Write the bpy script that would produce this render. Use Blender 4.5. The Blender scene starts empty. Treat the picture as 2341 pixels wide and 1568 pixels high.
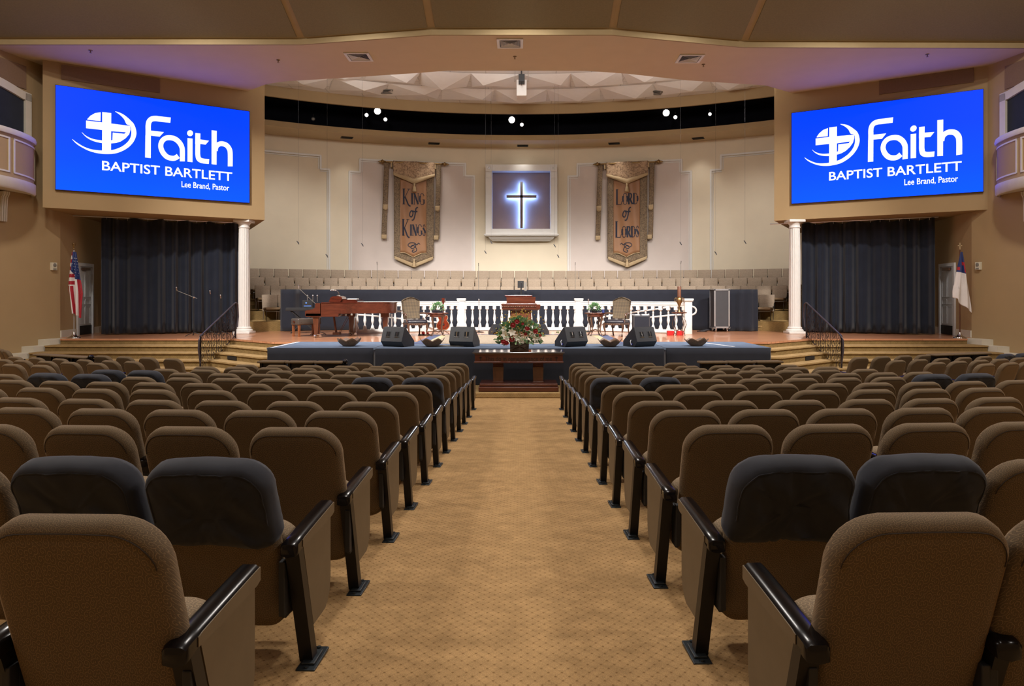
KH, KS, KC, KW, KB, EXPO = 0.88, 1.75, 0.75, 1.2, 1.0, 0.0
import bpy, bmesh, math, random
from mathutils import Vector, Matrix, noise
random.seed(7)
PI = math.pi
F, CX, HY, EZ = 1620.0, 1191.0, 675.0, 2.15      # focal length in pixels, vanishing point, eye height
def W(px, py, d):                                  # a measured pixel at depth d as a point in metres
    return Vector(((px-CX)*d/F, d, EZ-(py-HY)*d/F))
COL = bpy.context.scene.collection
def lin(v):
    v /= 255.0
    return v/12.92 if v <= .04045 else ((v+.055)/1.055)**2.4
def C(r, g, b): return (lin(r), lin(g), lin(b), 1.0)

# ------------------------------------------------------------------ materials
class NT:
    def __init__(s, name):
        s.m = bpy.data.materials.new(name); s.m.use_nodes = True
        s.t = s.m.node_tree; s.b = s.t.nodes['Principled BSDF']
    def n(s, typ, **kw):
        nd = s.t.nodes.new(typ)
        for k, v in kw.items():
            if k == 'ins':
                for i, x in v.items():
                    if isinstance(x, bpy.types.NodeSocket): s.t.links.new(x, nd.inputs[i])
                    else: nd.inputs[i].default_value = x
            else: setattr(nd, k, v)
        return nd
    def math(s, op, a, b=0.0, c=0.0):
        nd = s.n('ShaderNodeMath', operation=op, ins={0: a, 1: b, 2: c}); return nd.outputs[0]
    def link(s, a, b): s.t.links.new(a, b)
    def ramp(s, fac, stops):
        nd = s.n('ShaderNodeValToRGB', ins={0: fac}); cr = nd.color_ramp
        while len(cr.elements) < len(stops): cr.elements.new(.5)
        for e, (p, c) in zip(cr.elements, stops): e.position = p; e.color = c
        return nd.outputs[0]
    def coord(s, which='Object'): return s.n('ShaderNodeTexCoord').outputs[which]
    def noise(s, scale, vec=None, detail=3.0, rough=.5):
        nd = s.n('ShaderNodeTexNoise', ins={'Scale': scale, 'Detail': detail, 'Roughness': rough})
        s.link(vec if vec is not None else s.coord(), nd.inputs['Vector']); return nd
    def bump(s, h, strength=.3, dist=.01):
        nd = s.n('ShaderNodeBump', ins={'Strength': strength, 'Distance': dist, 'Height': h})
        s.link(nd.outputs[0], s.b.inputs['Normal'])
def mul(c, k): return (c[0]*k, c[1]*k, c[2]*k, 1.0)
def plain(name, col, rough=.6, metal=0.0, spec=.5, coat=0.0, var=.08, scale=6.0, bump=0.0, bscale=60.0, emit=None, estr=0.0, sheen=0.0):
    k = NT(name); b = k.b
    if var > 0:
        nz = k.noise(scale, detail=4.0)
        k.link(k.ramp(nz.outputs[0], [(.3, mul(col, 1-var)), (.7, mul(col, 1+var))]), b.inputs['Base Color'])
    else: b.inputs['Base Color'].default_value = col
    b.inputs['Roughness'].default_value = rough; b.inputs['Metallic'].default_value = metal
    b.inputs['Specular IOR Level'].default_value = spec
    b.inputs['Coat Weight'].default_value = coat; b.inputs['Coat Roughness'].default_value = .12
    if sheen: b.inputs['Sheen Weight'].default_value = sheen; b.inputs['Sheen Roughness'].default_value = .5
    if bump: k.bump(k.noise(bscale).outputs[0], bump, .004)
    if emit: b.inputs['Emission Color'].default_value = emit; b.inputs['Emission Strength'].default_value = estr
    return k.m
def wood(name, c1, c2, scale=3.0, rough=.3, axis='X', coat=.4):
    k = NT(name); v = k.coord()
    mp = k.n('ShaderNodeMapping', ins={'Vector': v})
    mp.inputs['Scale'].default_value = {'X': (1, 9, 9), 'Y': (9, 1, 9), 'Z': (9, 9, 1)}[axis]
    nz = k.noise(scale, mp.outputs[0], 6.0, .65)
    k.link(k.ramp(nz.outputs[0], [(.3, c1), (.7, c2)]), k.b.inputs['Base Color'])
    k.b.inputs['Roughness'].default_value = rough; k.b.inputs['Coat Weight'].default_value = coat
    k.b.inputs['Coat Roughness'].default_value = .15
    return k.m
def fabric_scroll(name, base, line, cell=26.0):
    """upholstery: woven ground with a fine light scroll in every cell"""
    k = NT(name); sx = k.n('ShaderNodeSeparateXYZ', ins={0: k.coord()})
    u = sx.outputs[0]; v = k.math('ADD', sx.outputs[2], k.math('MULTIPLY', sx.outputs[1], .8))
    uv = k.n('ShaderNodeCombineXYZ', ins={0: k.math('MULTIPLY', u, cell), 1: k.math('MULTIPLY', v, cell)}).outputs[0]
    vo = k.n('ShaderNodeTexVoronoi', voronoi_dimensions='2D', ins={'Scale': 1.0, 'Randomness': .8}); k.link(uv, vo.inputs['Vector'])
    df = k.n('ShaderNodeVectorMath', operation='SUBTRACT', ins={0: uv, 1: vo.outputs['Position']}).outputs[0]
    s2 = k.n('ShaderNodeSeparateXYZ', ins={0: df})
    ang = k.math('ARCTAN2', s2.outputs[1], s2.outputs[0])
    ph = k.math('ADD', k.math('MULTIPLY', vo.outputs['Distance'], 15.0), ang)
    sn = k.math('SINE', ph)
    ln = k.n('ShaderNodeMapRange', ins={0: sn, 1: .72, 2: .93, 3: 0.0, 4: 1.0}).outputs[0]
    nz = k.noise(900.0, detail=1.0)
    g = k.ramp(nz.outputs[0], [(.35, mul(base, .7)), (.65, mul(base, 1.3))])
    mx = k.n('ShaderNodeMix', data_type='RGBA', ins={0: k.math('MULTIPLY', ln, .5), 6: g, 7: line})
    k.link(mx.outputs[2], k.b.inputs['Base Color'])
    k.b.inputs['Roughness'].default_value = .85; k.b.inputs['Specular IOR Level'].default_value = .2
    k.b.inputs['Sheen Weight'].default_value = .35; k.b.inputs['Sheen Roughness'].default_value = .4
    k.b.inputs['Sheen Tint'].default_value = C(200, 165, 125)
    k.bump(ln, .25, .002)
    return k.m
def lattice(name, base, dot, pitch=.056, rough=.95, vert=False):
    """cut-pile carpet: diamond lattice with a darker knot at each crossing"""
    k = NT(name); sx = k.n('ShaderNodeSeparateXYZ', ins={0: k.coord()})
    a0 = sx.outputs[0]; b0 = k.math('ADD', sx.outputs[1], sx.outputs[2]) if vert else sx.outputs[1]
    p = k.math('MULTIPLY', k.math('ADD', a0, k.math('MULTIPLY', b0, .8)), 1/pitch)
    q = k.math('MULTIPLY', k.math('SUBTRACT', a0, k.math('MULTIPLY', b0, .8)), 1/pitch)
    fp = k.math('ABSOLUTE', k.math('SUBTRACT', k.math('FRACT', p), .5))
    fq = k.math('ABSOLUTE', k.math('SUBTRACT', k.math('FRACT', q), .5))
    l1 = k.n('ShaderNodeMapRange', ins={0: k.math('MINIMUM', fp, fq), 1: .03, 2: .10, 3: 1.0, 4: 0.0}).outputs[0]
    d1 = k.n('ShaderNodeMapRange', ins={0: k.math('MAXIMUM', fp, fq), 1: .07, 2: .15, 3: 1.0, 4: 0.0}).outputs[0]
    nz = k.noise(7.0, detail=8.0, rough=.75); n2 = k.noise(260.0, detail=2.0)
    g = k.ramp(nz.outputs[0], [(.36, mul(base, .8)), (.64, mul(base, 1.16))])
    g2 = k.n('ShaderNodeMix', data_type='RGBA', blend_type='MULTIPLY', ins={0: .55, 6: g, 7: k.ramp(n2.outputs[0], [(.3, (.55, .55, .55, 1)), (.7, (1.25, 1.25, 1.25, 1))])}).outputs[2]
    m1 = k.n('ShaderNodeMix', data_type='RGBA', ins={0: k.math('MULTIPLY', l1, .3), 6: g2, 7: mul(base, .62)}).outputs[2]
    m2 = k.n('ShaderNodeMix', data_type='RGBA', ins={0: k.math('MULTIPLY', d1, .7), 6: m1, 7: dot}).outputs[2]
    k.link(m2, k.b.inputs['Base Color'])
    k.b.inputs['Roughness'].default_value = rough; k.b.inputs['Specular IOR Level'].default_value = .1
    k.bump(n2.outputs[0], .5, .004)
    return k.m
def emis(name, col, s):
    k = NT(name); k.b.inputs['Base Color'].default_value = (0, 0, 0, 1); k.b.inputs['Roughness'].default_value = .5
    k.b.inputs['Specular IOR Level'].default_value = .1
    k.b.inputs['Emission Color'].default_value = col; k.b.inputs['Emission Strength'].default_value = s
    return k.m
def brocade(name, a, b, scale=9.0):
    k = NT(name); nz = k.noise(scale, detail=5.0, rough=.7)
    nz.inputs['Distortion'].default_value = 2.5
    k.link(k.ramp(nz.outputs[0], [(.42, a), (.55, b)]), k.b.inputs['Base Color'])
    k.b.inputs['Roughness'].default_value = .7; k.b.inputs['Sheen Weight'].default_value = .2
    return k.m
def weave(name, a, b, scale=60.0):
    k = NT(name); ck = k.n('ShaderNodeTexChecker', ins={'Scale': scale, 'Color1': a, 'Color2': b})
    mp = k.n('ShaderNodeMapping', ins={'Vector': k.coord()}); mp.inputs['Rotation'].default_value = (0, PI/4, 0); mp.inputs['Scale'].default_value = (1, .02, 1); k.link(mp.outputs[0], ck.inputs['Vector']); k.link(ck.outputs[0], k.b.inputs['Base Color'])
    k.b.inputs['Roughness'].default_value = .8
    return k.m

M = {}
M['wall'] = plain('tan_wall_paint', C(164, 139, 102), .85, spec=.25, var=.02, scale=2, bump=.05)
M['soffit'] = plain('warm_ceiling_paint', C(204, 184, 150), .85, spec=.2, var=.02, scale=2, bump=.04)
M['cream'] = plain('cream_wall_paint', C(226, 214, 190), .85, spec=.2, var=.02, scale=2)
M['lilac'] = plain('grey_beige_panel_paint', C(212, 200, 192), .85, spec=.2, var=.02, scale=2)
M['white'] = plain('white_gloss_paint', C(220, 218, 213), .4, spec=.4, var=.02)
M['offwhite'] = plain('white_ceiling_paint', C(232, 228, 222), .8, spec=.2, var=.02)
M['trim'] = plain('stair_trim_paint', C(205, 198, 182), .5, var=.03)
M['panelfab'] = plain('brown_acoustic_fabric', C(134, 124, 98), .95, spec=.1, var=.06, scale=30, bump=.1)
M['rib'] = plain('ceiling_rib_paint', C(166, 146, 110), .8, spec=.2, var=.03)
M['speakfab'] = plain('taupe_speaker_cloth', C(128, 104, 84), .95, spec=.1, var=.05, scale=30)
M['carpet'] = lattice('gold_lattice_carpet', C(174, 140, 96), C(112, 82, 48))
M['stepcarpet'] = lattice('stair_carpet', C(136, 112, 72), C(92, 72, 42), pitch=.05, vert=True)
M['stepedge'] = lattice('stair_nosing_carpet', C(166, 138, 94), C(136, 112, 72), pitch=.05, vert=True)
M['stagewood'] = None
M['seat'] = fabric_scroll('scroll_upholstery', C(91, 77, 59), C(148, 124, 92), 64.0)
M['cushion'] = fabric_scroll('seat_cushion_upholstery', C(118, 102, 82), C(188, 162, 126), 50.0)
M['gloss'] = plain('espresso_gloss', C(13, 10, 11), .2, spec=.3, coat=0, var=.1, scale=4)
M['darkmetal'] = plain('dark_seat_metal', C(20, 18, 19), .4, spec=.3, metal=0, var=.1)
M['plate'] = plain('grey_floor_plate', C(62, 68, 72), .35, metal=.7, var=.15, scale=20)
M['taupe'] = plain('taupe_laminate', C(104, 90, 69), .45, spec=.35, var=.05, scale=14, bump=.04)
M['black'] = plain('matt_black', C(22, 22, 24), .6, var=.1)
M['rubber'] = plain('black_speaker_coating', C(44, 46, 50), .5, var=.1, scale=40, bump=.2, bscale=200)
M['cloth'] = plain('black_polyester_cover', C(40, 42, 49), .85, spec=.2, var=.12, scale=14, bump=.2, bscale=14, sheen=.12)
M['navy'] = plain('navy_black_skirt_cloth', C(30, 33, 43), .85, spec=.25, var=.12, scale=4, bump=.1, bscale=10, sheen=.25)
M['stagecloth'] = plain('blue_grey_stage_carpet', C(98, 112, 132), .9, spec=.2, var=.12, scale=5)
M['curtain'] = plain('black_velour_curtain', C(32, 37, 49), .9, spec=.15, var=.15, scale=3, sheen=.25)
M['cove'] = plain('dark_catwalk_void', C(14, 14, 20), .9, spec=.1, var=.2)
def ribbed():
    k = NT('tan_choir_upholstery'); z = k.n('ShaderNodeSeparateXYZ', ins={0: k.coord()}).outputs[2]
    s = k.math('SINE', k.math('MULTIPLY', z, 260.0)); nz = k.noise(40.0)
    f = k.math('ADD', k.math('MULTIPLY', s, .3), nz.outputs[0])
    k.link(k.ramp(f, [(.2, C(136, 120, 103)), (.8, C(172, 155, 135))]), k.b.inputs['Base Color']); k.b.inputs['Roughness'].default_value = .9
    return k.m
M['choir'] = ribbed()
M['choirseat'] = plain('brown_choir_cushion', C(132, 110, 84), .9, spec=.15, var=.08, scale=40)
M['steel'] = plain('brushed_steel', C(190, 192, 196), .3, metal=1.0, var=.03)
M['chrome'] = plain('chrome', C(215, 215, 218), .12, metal=1.0, var=0)
M['brass'] = plain('antique_brass', C(150, 124, 84), .42, metal=1.0, var=.1)
M['iron'] = plain('dark_wrought_iron', C(46, 38, 40), .45, metal=.5, var=.1)
M['railgrey'] = plain('grey_iron_handrail', C(72, 66, 74), .4, metal=.4, var=.1)
M['mahog'] = wood('mahogany', C(64, 29, 19), C(94, 46, 30), 2.5, .28)
M['mahogz'] = wood('mahogany_upright', C(70, 37, 23), C(100, 58, 38), 2.5, .3, 'Z')
M['darkwood'] = wood('dark_piano_lid_wood', C(58, 20, 14), C(92, 36, 24), 2.5, .12, coat=.9)
M['carved'] = wood('carved_brown_wood', C(58, 38, 30), C(100, 70, 52), 3.0, .3, 'Z')
M['oakleg'] = wood('bench_leg_wood', C(122, 72, 42), C(156, 98, 62), 3.0, .4, 'Z')
M['leather'] = plain('black_leather', C(38, 36, 44), .3, spec=.5, coat=.2, var=.1, bump=.1)
M['brownleather'] = plain('taupe_bench_leather', C(78, 70, 64), .3, coat=.3, var=.1)
M['screen'] = None
M['seam'] = plain('seam_thread', C(44, 34, 26), .9, var=0)
M['text'] = emis('lit_white_lettering', (1, 1, 1, 1), 1.35)
M['lamp'] = emis('lamp_bulb', (1, .97, .92, 1), 60.0)
M['lampdim'] = emis('lamp_lens', (1, .97, .92, 1), 5.0)
M['led'] = emis('cold_led_strip', (.16, .36, 1, 1), 100.0)
M['blueled'] = emis('blue_indicator', (.1, .25, 1, 1), 4.0)
M['brocade'] = brocade('banner_brocade', C(84, 68, 52), C(142, 120, 92), 13.0)
M['brocade2'] = brocade('banner_valance_brocade', C(122, 96, 72), C(180, 150, 118), 7.0)
M['orange'] = plain('copper_satin', C(156, 112, 76), .5, var=.08, scale=2, sheen=.2)
M['fringe'] = plain('cream_fringe', C(182, 158, 122), .8, var=.1, scale=40)
M['ink'] = plain('navy_lettering', C(34, 38, 56), .7, var=0)
M['ring'] = plain('engraved_lettering', C(30, 10, 6), .6, var=0)
M['greenleaf'] = plain('green_foliage', C(92, 134, 84), .6, var=.35, scale=30)
M['paleleaf'] = plain('pale_green_foliage', C(138, 160, 120), .6, var=.3, scale=30)
M['petalw'] = plain('white_petal', C(238, 234, 222), .6, var=.05)
M['petalr'] = plain('red_petal', C(138, 18, 26), .5, var=.25, scale=40)
M['petaly'] = plain('yellow_petal', C(206, 172, 72), .6, var=.2, scale=40)
M['planter'] = wood('weathered_planter_wood', C(72, 60, 52), C(104, 90, 78), 4, .7, coat=0)
M['bowl'] = brocade('speckled_bowl_shell', C(44, 30, 22), C(130, 98, 66), 60.0)
M['bowlin'] = plain('pale_bowl_lining', C(110, 86, 70), .4, var=.15, scale=20)
M['rattan'] = weave('diamond_chair_fabric', C(112, 94, 68), C(48, 40, 34), 40.0)
M['casegrey'] = plain('grey_case_laminate', C(58, 57, 60), .6, var=.06)
M['alu'] = plain('aluminium_extrusion', C(198, 200, 204), .35, metal=.9, var=.03)
M['plastic'] = plain('ivory_plastic', C(206, 198, 176), .5, var=.03)
M['dplastic'] = plain('grey_plastic', C(120, 116, 108), .5, var=.03)
M['door'] = plain('white_door_paint', C(206, 208, 210), .5, var=.03)
M['amred'] = plain('flag_red', C(172, 34, 50), .6, var=.06)
M['amwhite'] = plain('flag_white', C(226, 220, 218), .6, var=.04)
M['amblue'] = plain('flag_blue', C(40, 54, 108), .6, var=.06)
M['red'] = plain('red_plastic', C(196, 30, 34), .5, var=.05)
M['paper'] = plain('paper', C(230, 230, 232), .8, var=.03)
M['sunburst'] = plain('sunburst_lacquer', C(110, 40, 22), .12, coat=.8, var=.4, scale=8)
M['clay'] = plain('candle_wax', C(106, 66, 46), .5, var=.1)

def stagewood():
    k = NT('stage_floor_planks'); v = k.coord()
    br = k.n('ShaderNodeTexBrick', ins={'Scale': 1.0, 'Brick Width': 1.6, 'Row Height': .13, 'Mortar Size': .003, 'Color1': C(196, 140, 104), 'Color2': C(180, 124, 90), 'Mortar': C(110, 66, 44)})
    k.link(v, br.inputs['Vector'])
    nz = k.noise(3.0, k.n('ShaderNodeMapping', ins={'Vector': v, 'Scale': (1, 12, 1)}).outputs[0], 5.0)
    mx = k.n('ShaderNodeMix', data_type='RGBA', blend_type='MULTIPLY', ins={0: .5, 6: br.outputs[0], 7: k.ramp(nz.outputs[0], [(.3, (.7, .7, .7, 1)), (.7, (1.15, 1.15, 1.15, 1))])})
    k.link(mx.outputs[2], k.b.inputs['Base Color']); k.b.inputs['Roughness'].default_value = .28
    k.b.inputs['Coat Weight'].default_value = .3
    return k.m
M['stagewood'] = stagewood()
def rugmat():
    k = NT('persian_rug'); nz = k.noise(26.0, detail=5.0, rough=.8); nz.inputs['Distortion'].default_value = 1.5
    k.link(k.ramp(nz.outputs[0], [(.40, C(92, 78, 68)), (.47, C(150, 134, 114)), (.56, C(168, 154, 134)), (.64, C(100, 84, 72))]), k.b.inputs['Base Color'])
    k.b.inputs['Roughness'].default_value = .95
    return k.m
M['rug'] = rugmat()
M['rugnavy'] = plain('rug_navy_border', C(76, 84, 112), .95, var=.1, scale=20)
M['rugcream'] = plain('rug_cream_band', C(176, 160, 126), .95, var=.08, scale=20)
def screenmat():
    k = NT('blue_projection'); z = k.n('ShaderNodeSeparateXYZ', ins={0: k.coord()}).outputs[2]
    f = k.n('ShaderNodeMapRange', ins={0: z, 1: 0.0, 2: 2.9, 3: 0.0, 4: 1.0}).outputs[0]
    S = 3.2; E = lambda g, b: (0, lin(g)/S, b, 1)              # the LED wall is brighter than the exposure holds in blue
    c = k.ramp(f, [(0.0, E(94, .84)), (.3, E(82, .80)), (.7, E(70, .78)), (1.0, E(68, .76))])
    k.b.inputs['Base Color'].default_value = (0, 0, 0, 1); k.b.inputs['Specular IOR Level'].default_value = .1
    k.link(c, k.b.inputs['Emission Color']); k.b.inputs['Emission Strength'].default_value = S
    return k.m
M['screen'] = screenmat()
def tilemat():
    k = NT('white_ceiling_tiles'); v = k.coord()
    br = k.n('ShaderNodeTexBrick', offset=0.0, ins={'Scale': 1.0, 'Brick Width': 1.2, 'Row Height': .6, 'Mortar Size': .02, 'Color1': C(226, 222, 216), 'Color2': C(220, 216, 210), 'Mortar': C(196, 192, 186)})
    k.link(v, br.inputs['Vector']); k.link(br.outputs[0], k.b.inputs['Base Color']); k.b.inputs['Roughness'].default_value = .85
    return k.m
M['tile'] = tilemat()

# ------------------------------------------------------------------ mesh builder
def xf(loc=(0, 0, 0), rz=0.0, rx=0.0, ry=0.0, s=1.0):
    return Matrix.Translation(Vector(loc)) @ Matrix.Rotation(rz, 4, 'Z') @ Matrix.Rotation(ry, 4, 'Y') @ Matrix.Rotation(rx, 4, 'X') @ Matrix.Diagonal((s, s, s, 1))
class MB:
    def __init__(s): s.bm = bmesh.new(); s.mi = 0
    def _f(s, vs):
        try: f = s.bm.faces.new(vs); f.material_index = s.mi; return f
        except ValueError: return None
    def box(s, x0, x1, y0, y1, z0, z1, T=None, bev=0.0):
        vs = [s.bm.verts.new((x, y, z)) for x in (x0, x1) for y in (y0, y1) for z in (z0, z1)]
        fs = [s._f([vs[i] for i in q]) for q in ((0, 1, 3, 2), (4, 6, 7, 5), (0, 4, 5, 1), (2, 3, 7, 6), (0, 2, 6, 4), (1, 5, 7, 3))]
        if bev > 0:
            es = list({e for f in fs for e in f.edges})
            r = bmesh.ops.bevel(s.bm, geom=es, offset=bev, segments=2, profile=.5, affect='EDGES')
            vs = list({v for f in r['faces'] for v in f.verts} | {v for v in vs if v.is_valid} | {v for f in fs if f.is_valid for v in f.verts})
            for f in r['faces']: f.material_index = s.mi
        if T is not None:
            for v in vs: v.co = T @ v.co
        return s
    def prism(s, pts, a, b, axis='z', T=None):
        mk = {'z': lambda p, t: (p[0], p[1], t), 'y': lambda p, t: (p[0], t, p[1]), 'x': lambda p, t: (t, p[0], p[1])}[axis]
        A = [s.bm.verts.new(mk(p, a)) for p in pts]; B = [s.bm.verts.new(mk(p, b)) for p in pts]
        if T is not None:
            for v in A+B: v.co = T @ v.co
        s._f(A[::-1]); s._f(B)
        n = len(pts)
        for i in range(n): s._f([A[i], A[(i+1) % n], B[(i+1) % n], B[i]])
        return s
    def loft(s, rings, cap=True, closed=True, T=None):
        R = [[s.bm.verts.new(p) for p in r] for r in rings]
        if T is not None:
            for r in R:
                for v in r: v.co = T @ v.co
        n = len(R[0])
        for a, b in zip(R, R[1:]):
            for i in range(n if closed else n-1): s._f([a[i], a[(i+1) % n], b[(i+1) % n], b[i]])
        if cap: s._f(R[0][::-1]); s._f(R[-1])
        return s
    def lathe(s, prof, n=16, T=None, cap=True):
        return s.loft([[(r*math.cos(2*PI*i/n), r*math.sin(2*PI*i/n), z) for i in range(n)] for r, z in prof], cap, True, T)
    def tube(s, pts, r, n=6, T=None, flat=None):
        pts = [Vector(p) for p in pts]; rings = []
        for i, p in enumerate(pts):
            d = (pts[min(i+1, len(pts)-1)]-pts[max(i-1, 0)]).normalized()
            u = d.cross(Vector((0, 0, 1)) if abs(d.z) < .95 else Vector((0, 1, 0))).normalized(); w = u.cross(d)
            rr = r[i] if isinstance(r, (list, tuple)) else r
            rings.append([p+(u*math.cos(2*PI*j/n)+w*math.sin(2*PI*j/n)*(flat or 1))*rr for j in range(n)])
        return s.loft(rings, True, True, T)
    def ball(s, c, r, n=10, m=6, sz=(1, 1, 1), T=None):
        c = Vector(c); rings = []
        for j in range(m+1):
            a = PI*(j/m); rr = max(math.sin(a), .02)*r
            rings.append([(c.x+rr*math.cos(2*PI*i/n)*sz[0], c.y+rr*math.sin(2*PI*i/n)*sz[1], c.z-math.cos(a)*r*sz[2]) for i in range(n)])
        return s.loft(rings, True, True, T)
    def grid(s, fn, nu, nv):
        V = [[s.bm.verts.new(fn(i/nu, j/nv)) for j in range(nv+1)] for i in range(nu+1)]
        for i in range(nu):
            for j in range(nv): s._f([V[i][j], V[i+1][j], V[i+1][j+1], V[i][j+1]])
        return s
    def face(s, pts): s._f([s.bm.verts.new(p) for p in pts]); return s
    def quadleaf(s, c, d, up, l, w):
        c, d, up = Vector(c), Vector(d).normalized(), Vector(up)
        sd = d.cross(up).normalized()*w
        s.face([c, c+d*l*.45+sd, c+d*l, c+d*l*.45-sd]); return s
    def build(s, name, mats, parent=None, smooth=45, loc=None, solid=0.0):
        me = bpy.data.meshes.new(name)
        bmesh.ops.recalc_face_normals(s.bm, faces=s.bm.faces)
        s.bm.to_mesh(me); s.bm.free()
        if not isinstance(mats, (list, tuple)): mats = [mats]
        for m in mats: me.materials.append(M[m] if isinstance(m, str) else m)
        if smooth:
            me.polygons.foreach_set('use_smooth', [True]*len(me.polygons)); me.set_sharp_from_angle(angle=math.radians(smooth))
        o = bpy.data.objects.new(name, me); COL.objects.link(o)
        if parent is not None: o.parent = parent
        if loc is not None: o.location = loc
        if solid:
            md = o.modifiers.new('thickness', 'SOLIDIFY'); md.thickness = solid; md.offset = 0
        return o
def tag(o, label=None, cat=None, group=None, kind=None):
    if label: o['label'] = label
    if cat: o['category'] = cat
    if group: o['group'] = group
    if kind: o['kind'] = kind
    return o
def empty(name, loc, rz=0.0, label=None, cat=None, group=None):
    o = bpy.data.objects.new(name, None); COL.objects.link(o); o.location = loc; o.rotation_euler = (0, 0, rz)
    o.empty_display_size = .1
    return tag(o, label, cat, group)
def struct(o): o['kind'] = 'structure'; return o
KIDS = {}
def kids(o): return [c for c in COL.objects if c.parent == o]
def rrect(w, h, rt, rb, ins=0.0, n=6):
    """rounded rectangle, x in -w/2..w/2, z in 0..h, corner radius rt above and rb below"""
    P = []; hw = w/2-ins; z0, z1 = ins, h-ins; a, b = max(rt-ins, .004), max(rb-ins, .004)
    for cx, cz, r, a0 in ((hw-b, z0+b, b, -PI/2), (hw-a, z1-a, a, 0), (-hw+a, z1-a, a, PI/2), (-hw+b, z0+b, b, PI)):
        for i in range(n+1):
            t = a0+PI/2*i/n; P.append((cx+r*math.cos(t), cz+r*math.sin(t)))
    return P
def pad(mb, w, h, rt, rb, levels, fn, n=6):
    """cushion: stacked insets of a rounded rectangle; fn(x, z, t) bends it into place"""
    mb.loft([[fn(x, z, t) for x, z in rrect(w, h, rt, rb, ins, n)] for t, ins in levels]); return mb
TXT = {}
def text_pts(body, bold=0.0, shear=0.0):
    """a line of lettering as a triangulated flat mesh: verts (x, y) and faces"""
    cu = bpy.data.curves.new('t', 'FONT'); cu.body = body; cu.size = 1.0; cu.offset = bold; cu.shear = shear; cu.resolution_u = 4
    o = bpy.data.objects.new('t', cu); COL.objects.link(o)
    bpy.context.view_layer.update()
    me = bpy.data.meshes.new_from_object(o.evaluated_get(bpy.context.evaluated_depsgraph_get()))
    V = [(v.co.x, v.co.y) for v in me.vertices]; Fs = [tuple(p.vertices) for p in me.polygons]
    bpy.data.objects.remove(o); bpy.data.curves.remove(cu); bpy.data.meshes.remove(me)
    return V, Fs
def add_text(mb, body, u0, u1, v0, v1, place, bold=0.0, shear=0.0):
    V, Fs = text_pts(body, bold, shear)
    x0, x1 = min(v[0] for v in V), max(v[0] for v in V); y0, y1 = min(v[1] for v in V), max(v[1] for v in V)
    vs = [mb.bm.verts.new(place(u0+(x-x0)/(x1-x0)*(u1-u0), v0+(y-y0)/(y1-y0)*(v1-v0))) for x, y in V]
    for f in Fs: mb._f([vs[i] for i in f])
def stroke(mb, pts, w, place, w2=None, close=False):
    """flat pen stroke through 2-D points"""
    P = [Vector(p) for p in pts]; L = []; R = []
    n = len(P)
    for i, p in enumerate(P):
        d = (P[min(i+1, n-1)]-P[max(i-1, 0)]).normalized(); nn = Vector((-d.y, d.x))
        ww = (w+(w2-w)*i/(n-1) if w2 is not None else w)/2
        L.append(mb.bm.verts.new(place(*(p+nn*ww)))); R.append(mb.bm.verts.new(place(*(p-nn*ww))))
    for i in range(n-1): mb._f([L[i], L[i+1], R[i+1], R[i]])
def smoothpath(pts, k=4):
    P = [Vector(p) for p in pts]; out = []
    for i in range(len(P)-1):
        a, b, c, d = P[max(i-1, 0)], P[i], P[i+1], P[min(i+2, len(P)-1)]
        for j in range(k):
            t = j/k
            out.append(.5*((2*b)+(c-a)*t+(2*a-5*b+4*c-d)*t*t+(3*b-a-3*c+d)*t**3))
    out.append(P[-1]); return out

# ------------------------------------------------------------------ the hall
SL = .0586
def fz(x, y): return max(0.0, .774-SL*(y-min(x*x, 100)/68.0))       # raked floor, flat in front of the stage
mb = MB(); mb.grid(lambda u, v: (-18.6+37.2*u, -4+22.4*v, fz(-18.6+37.2*u, -4+22.4*v)), 60, 60)
struct(mb.build('floor', 'carpet', smooth=60))
SZ = .94
def slabpoly(name, pts, z0, z1, mat):
    return struct(MB().prism(pts, z0, z1, 'z').build(name, mat, smooth=0))
# stage edge polygon and the steps that follow it
edge = [(-12.85, 19.75), (-8.05, 19.75), (-6.45, 18.4), (6.45, 18.4), (8.05, 19.75), (12.45, 19.75)]
back = [(12.45, 20.32), (14.5, 20.32), (14.5, 34), (-14.5, 34), (-14.5, 20.32), (-12.85, 20.32)]
slabpoly('floor_stage', edge+back, SZ-.05, SZ, 'stagewood')
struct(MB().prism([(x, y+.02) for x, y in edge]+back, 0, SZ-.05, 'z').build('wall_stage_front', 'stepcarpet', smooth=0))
for k in range(1, 6):
    z = SZ-.157*k
    L = [(-13.35-.03*k, 19.7), (13.2+.0*k, 19.7)]
    xl, xr = -12.95-.10*(k-1), 12.70+.10*(k-1)
    e = [(xl, y-.47*k) if i == 0 else ((xr, y-.47*k) if i == 5 else (x, y-.47*k)) for i, (x, y) in enumerate(edge)]
    e = e[:3]+[(-5.86, e[2][1]), (-5.86, 18.45), (5.78, 18.45), (5.78, e[3][1])]+e[3:]
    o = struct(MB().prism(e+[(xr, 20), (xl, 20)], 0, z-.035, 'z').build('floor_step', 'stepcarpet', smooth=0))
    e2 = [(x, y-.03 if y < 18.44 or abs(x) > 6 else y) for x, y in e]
    o = struct(MB().prism(e2+[(xr, 20), (xl, 20)], z-.035, z, 'z').build('floor_step_nosing', 'stepedge', smooth=0))
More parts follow.
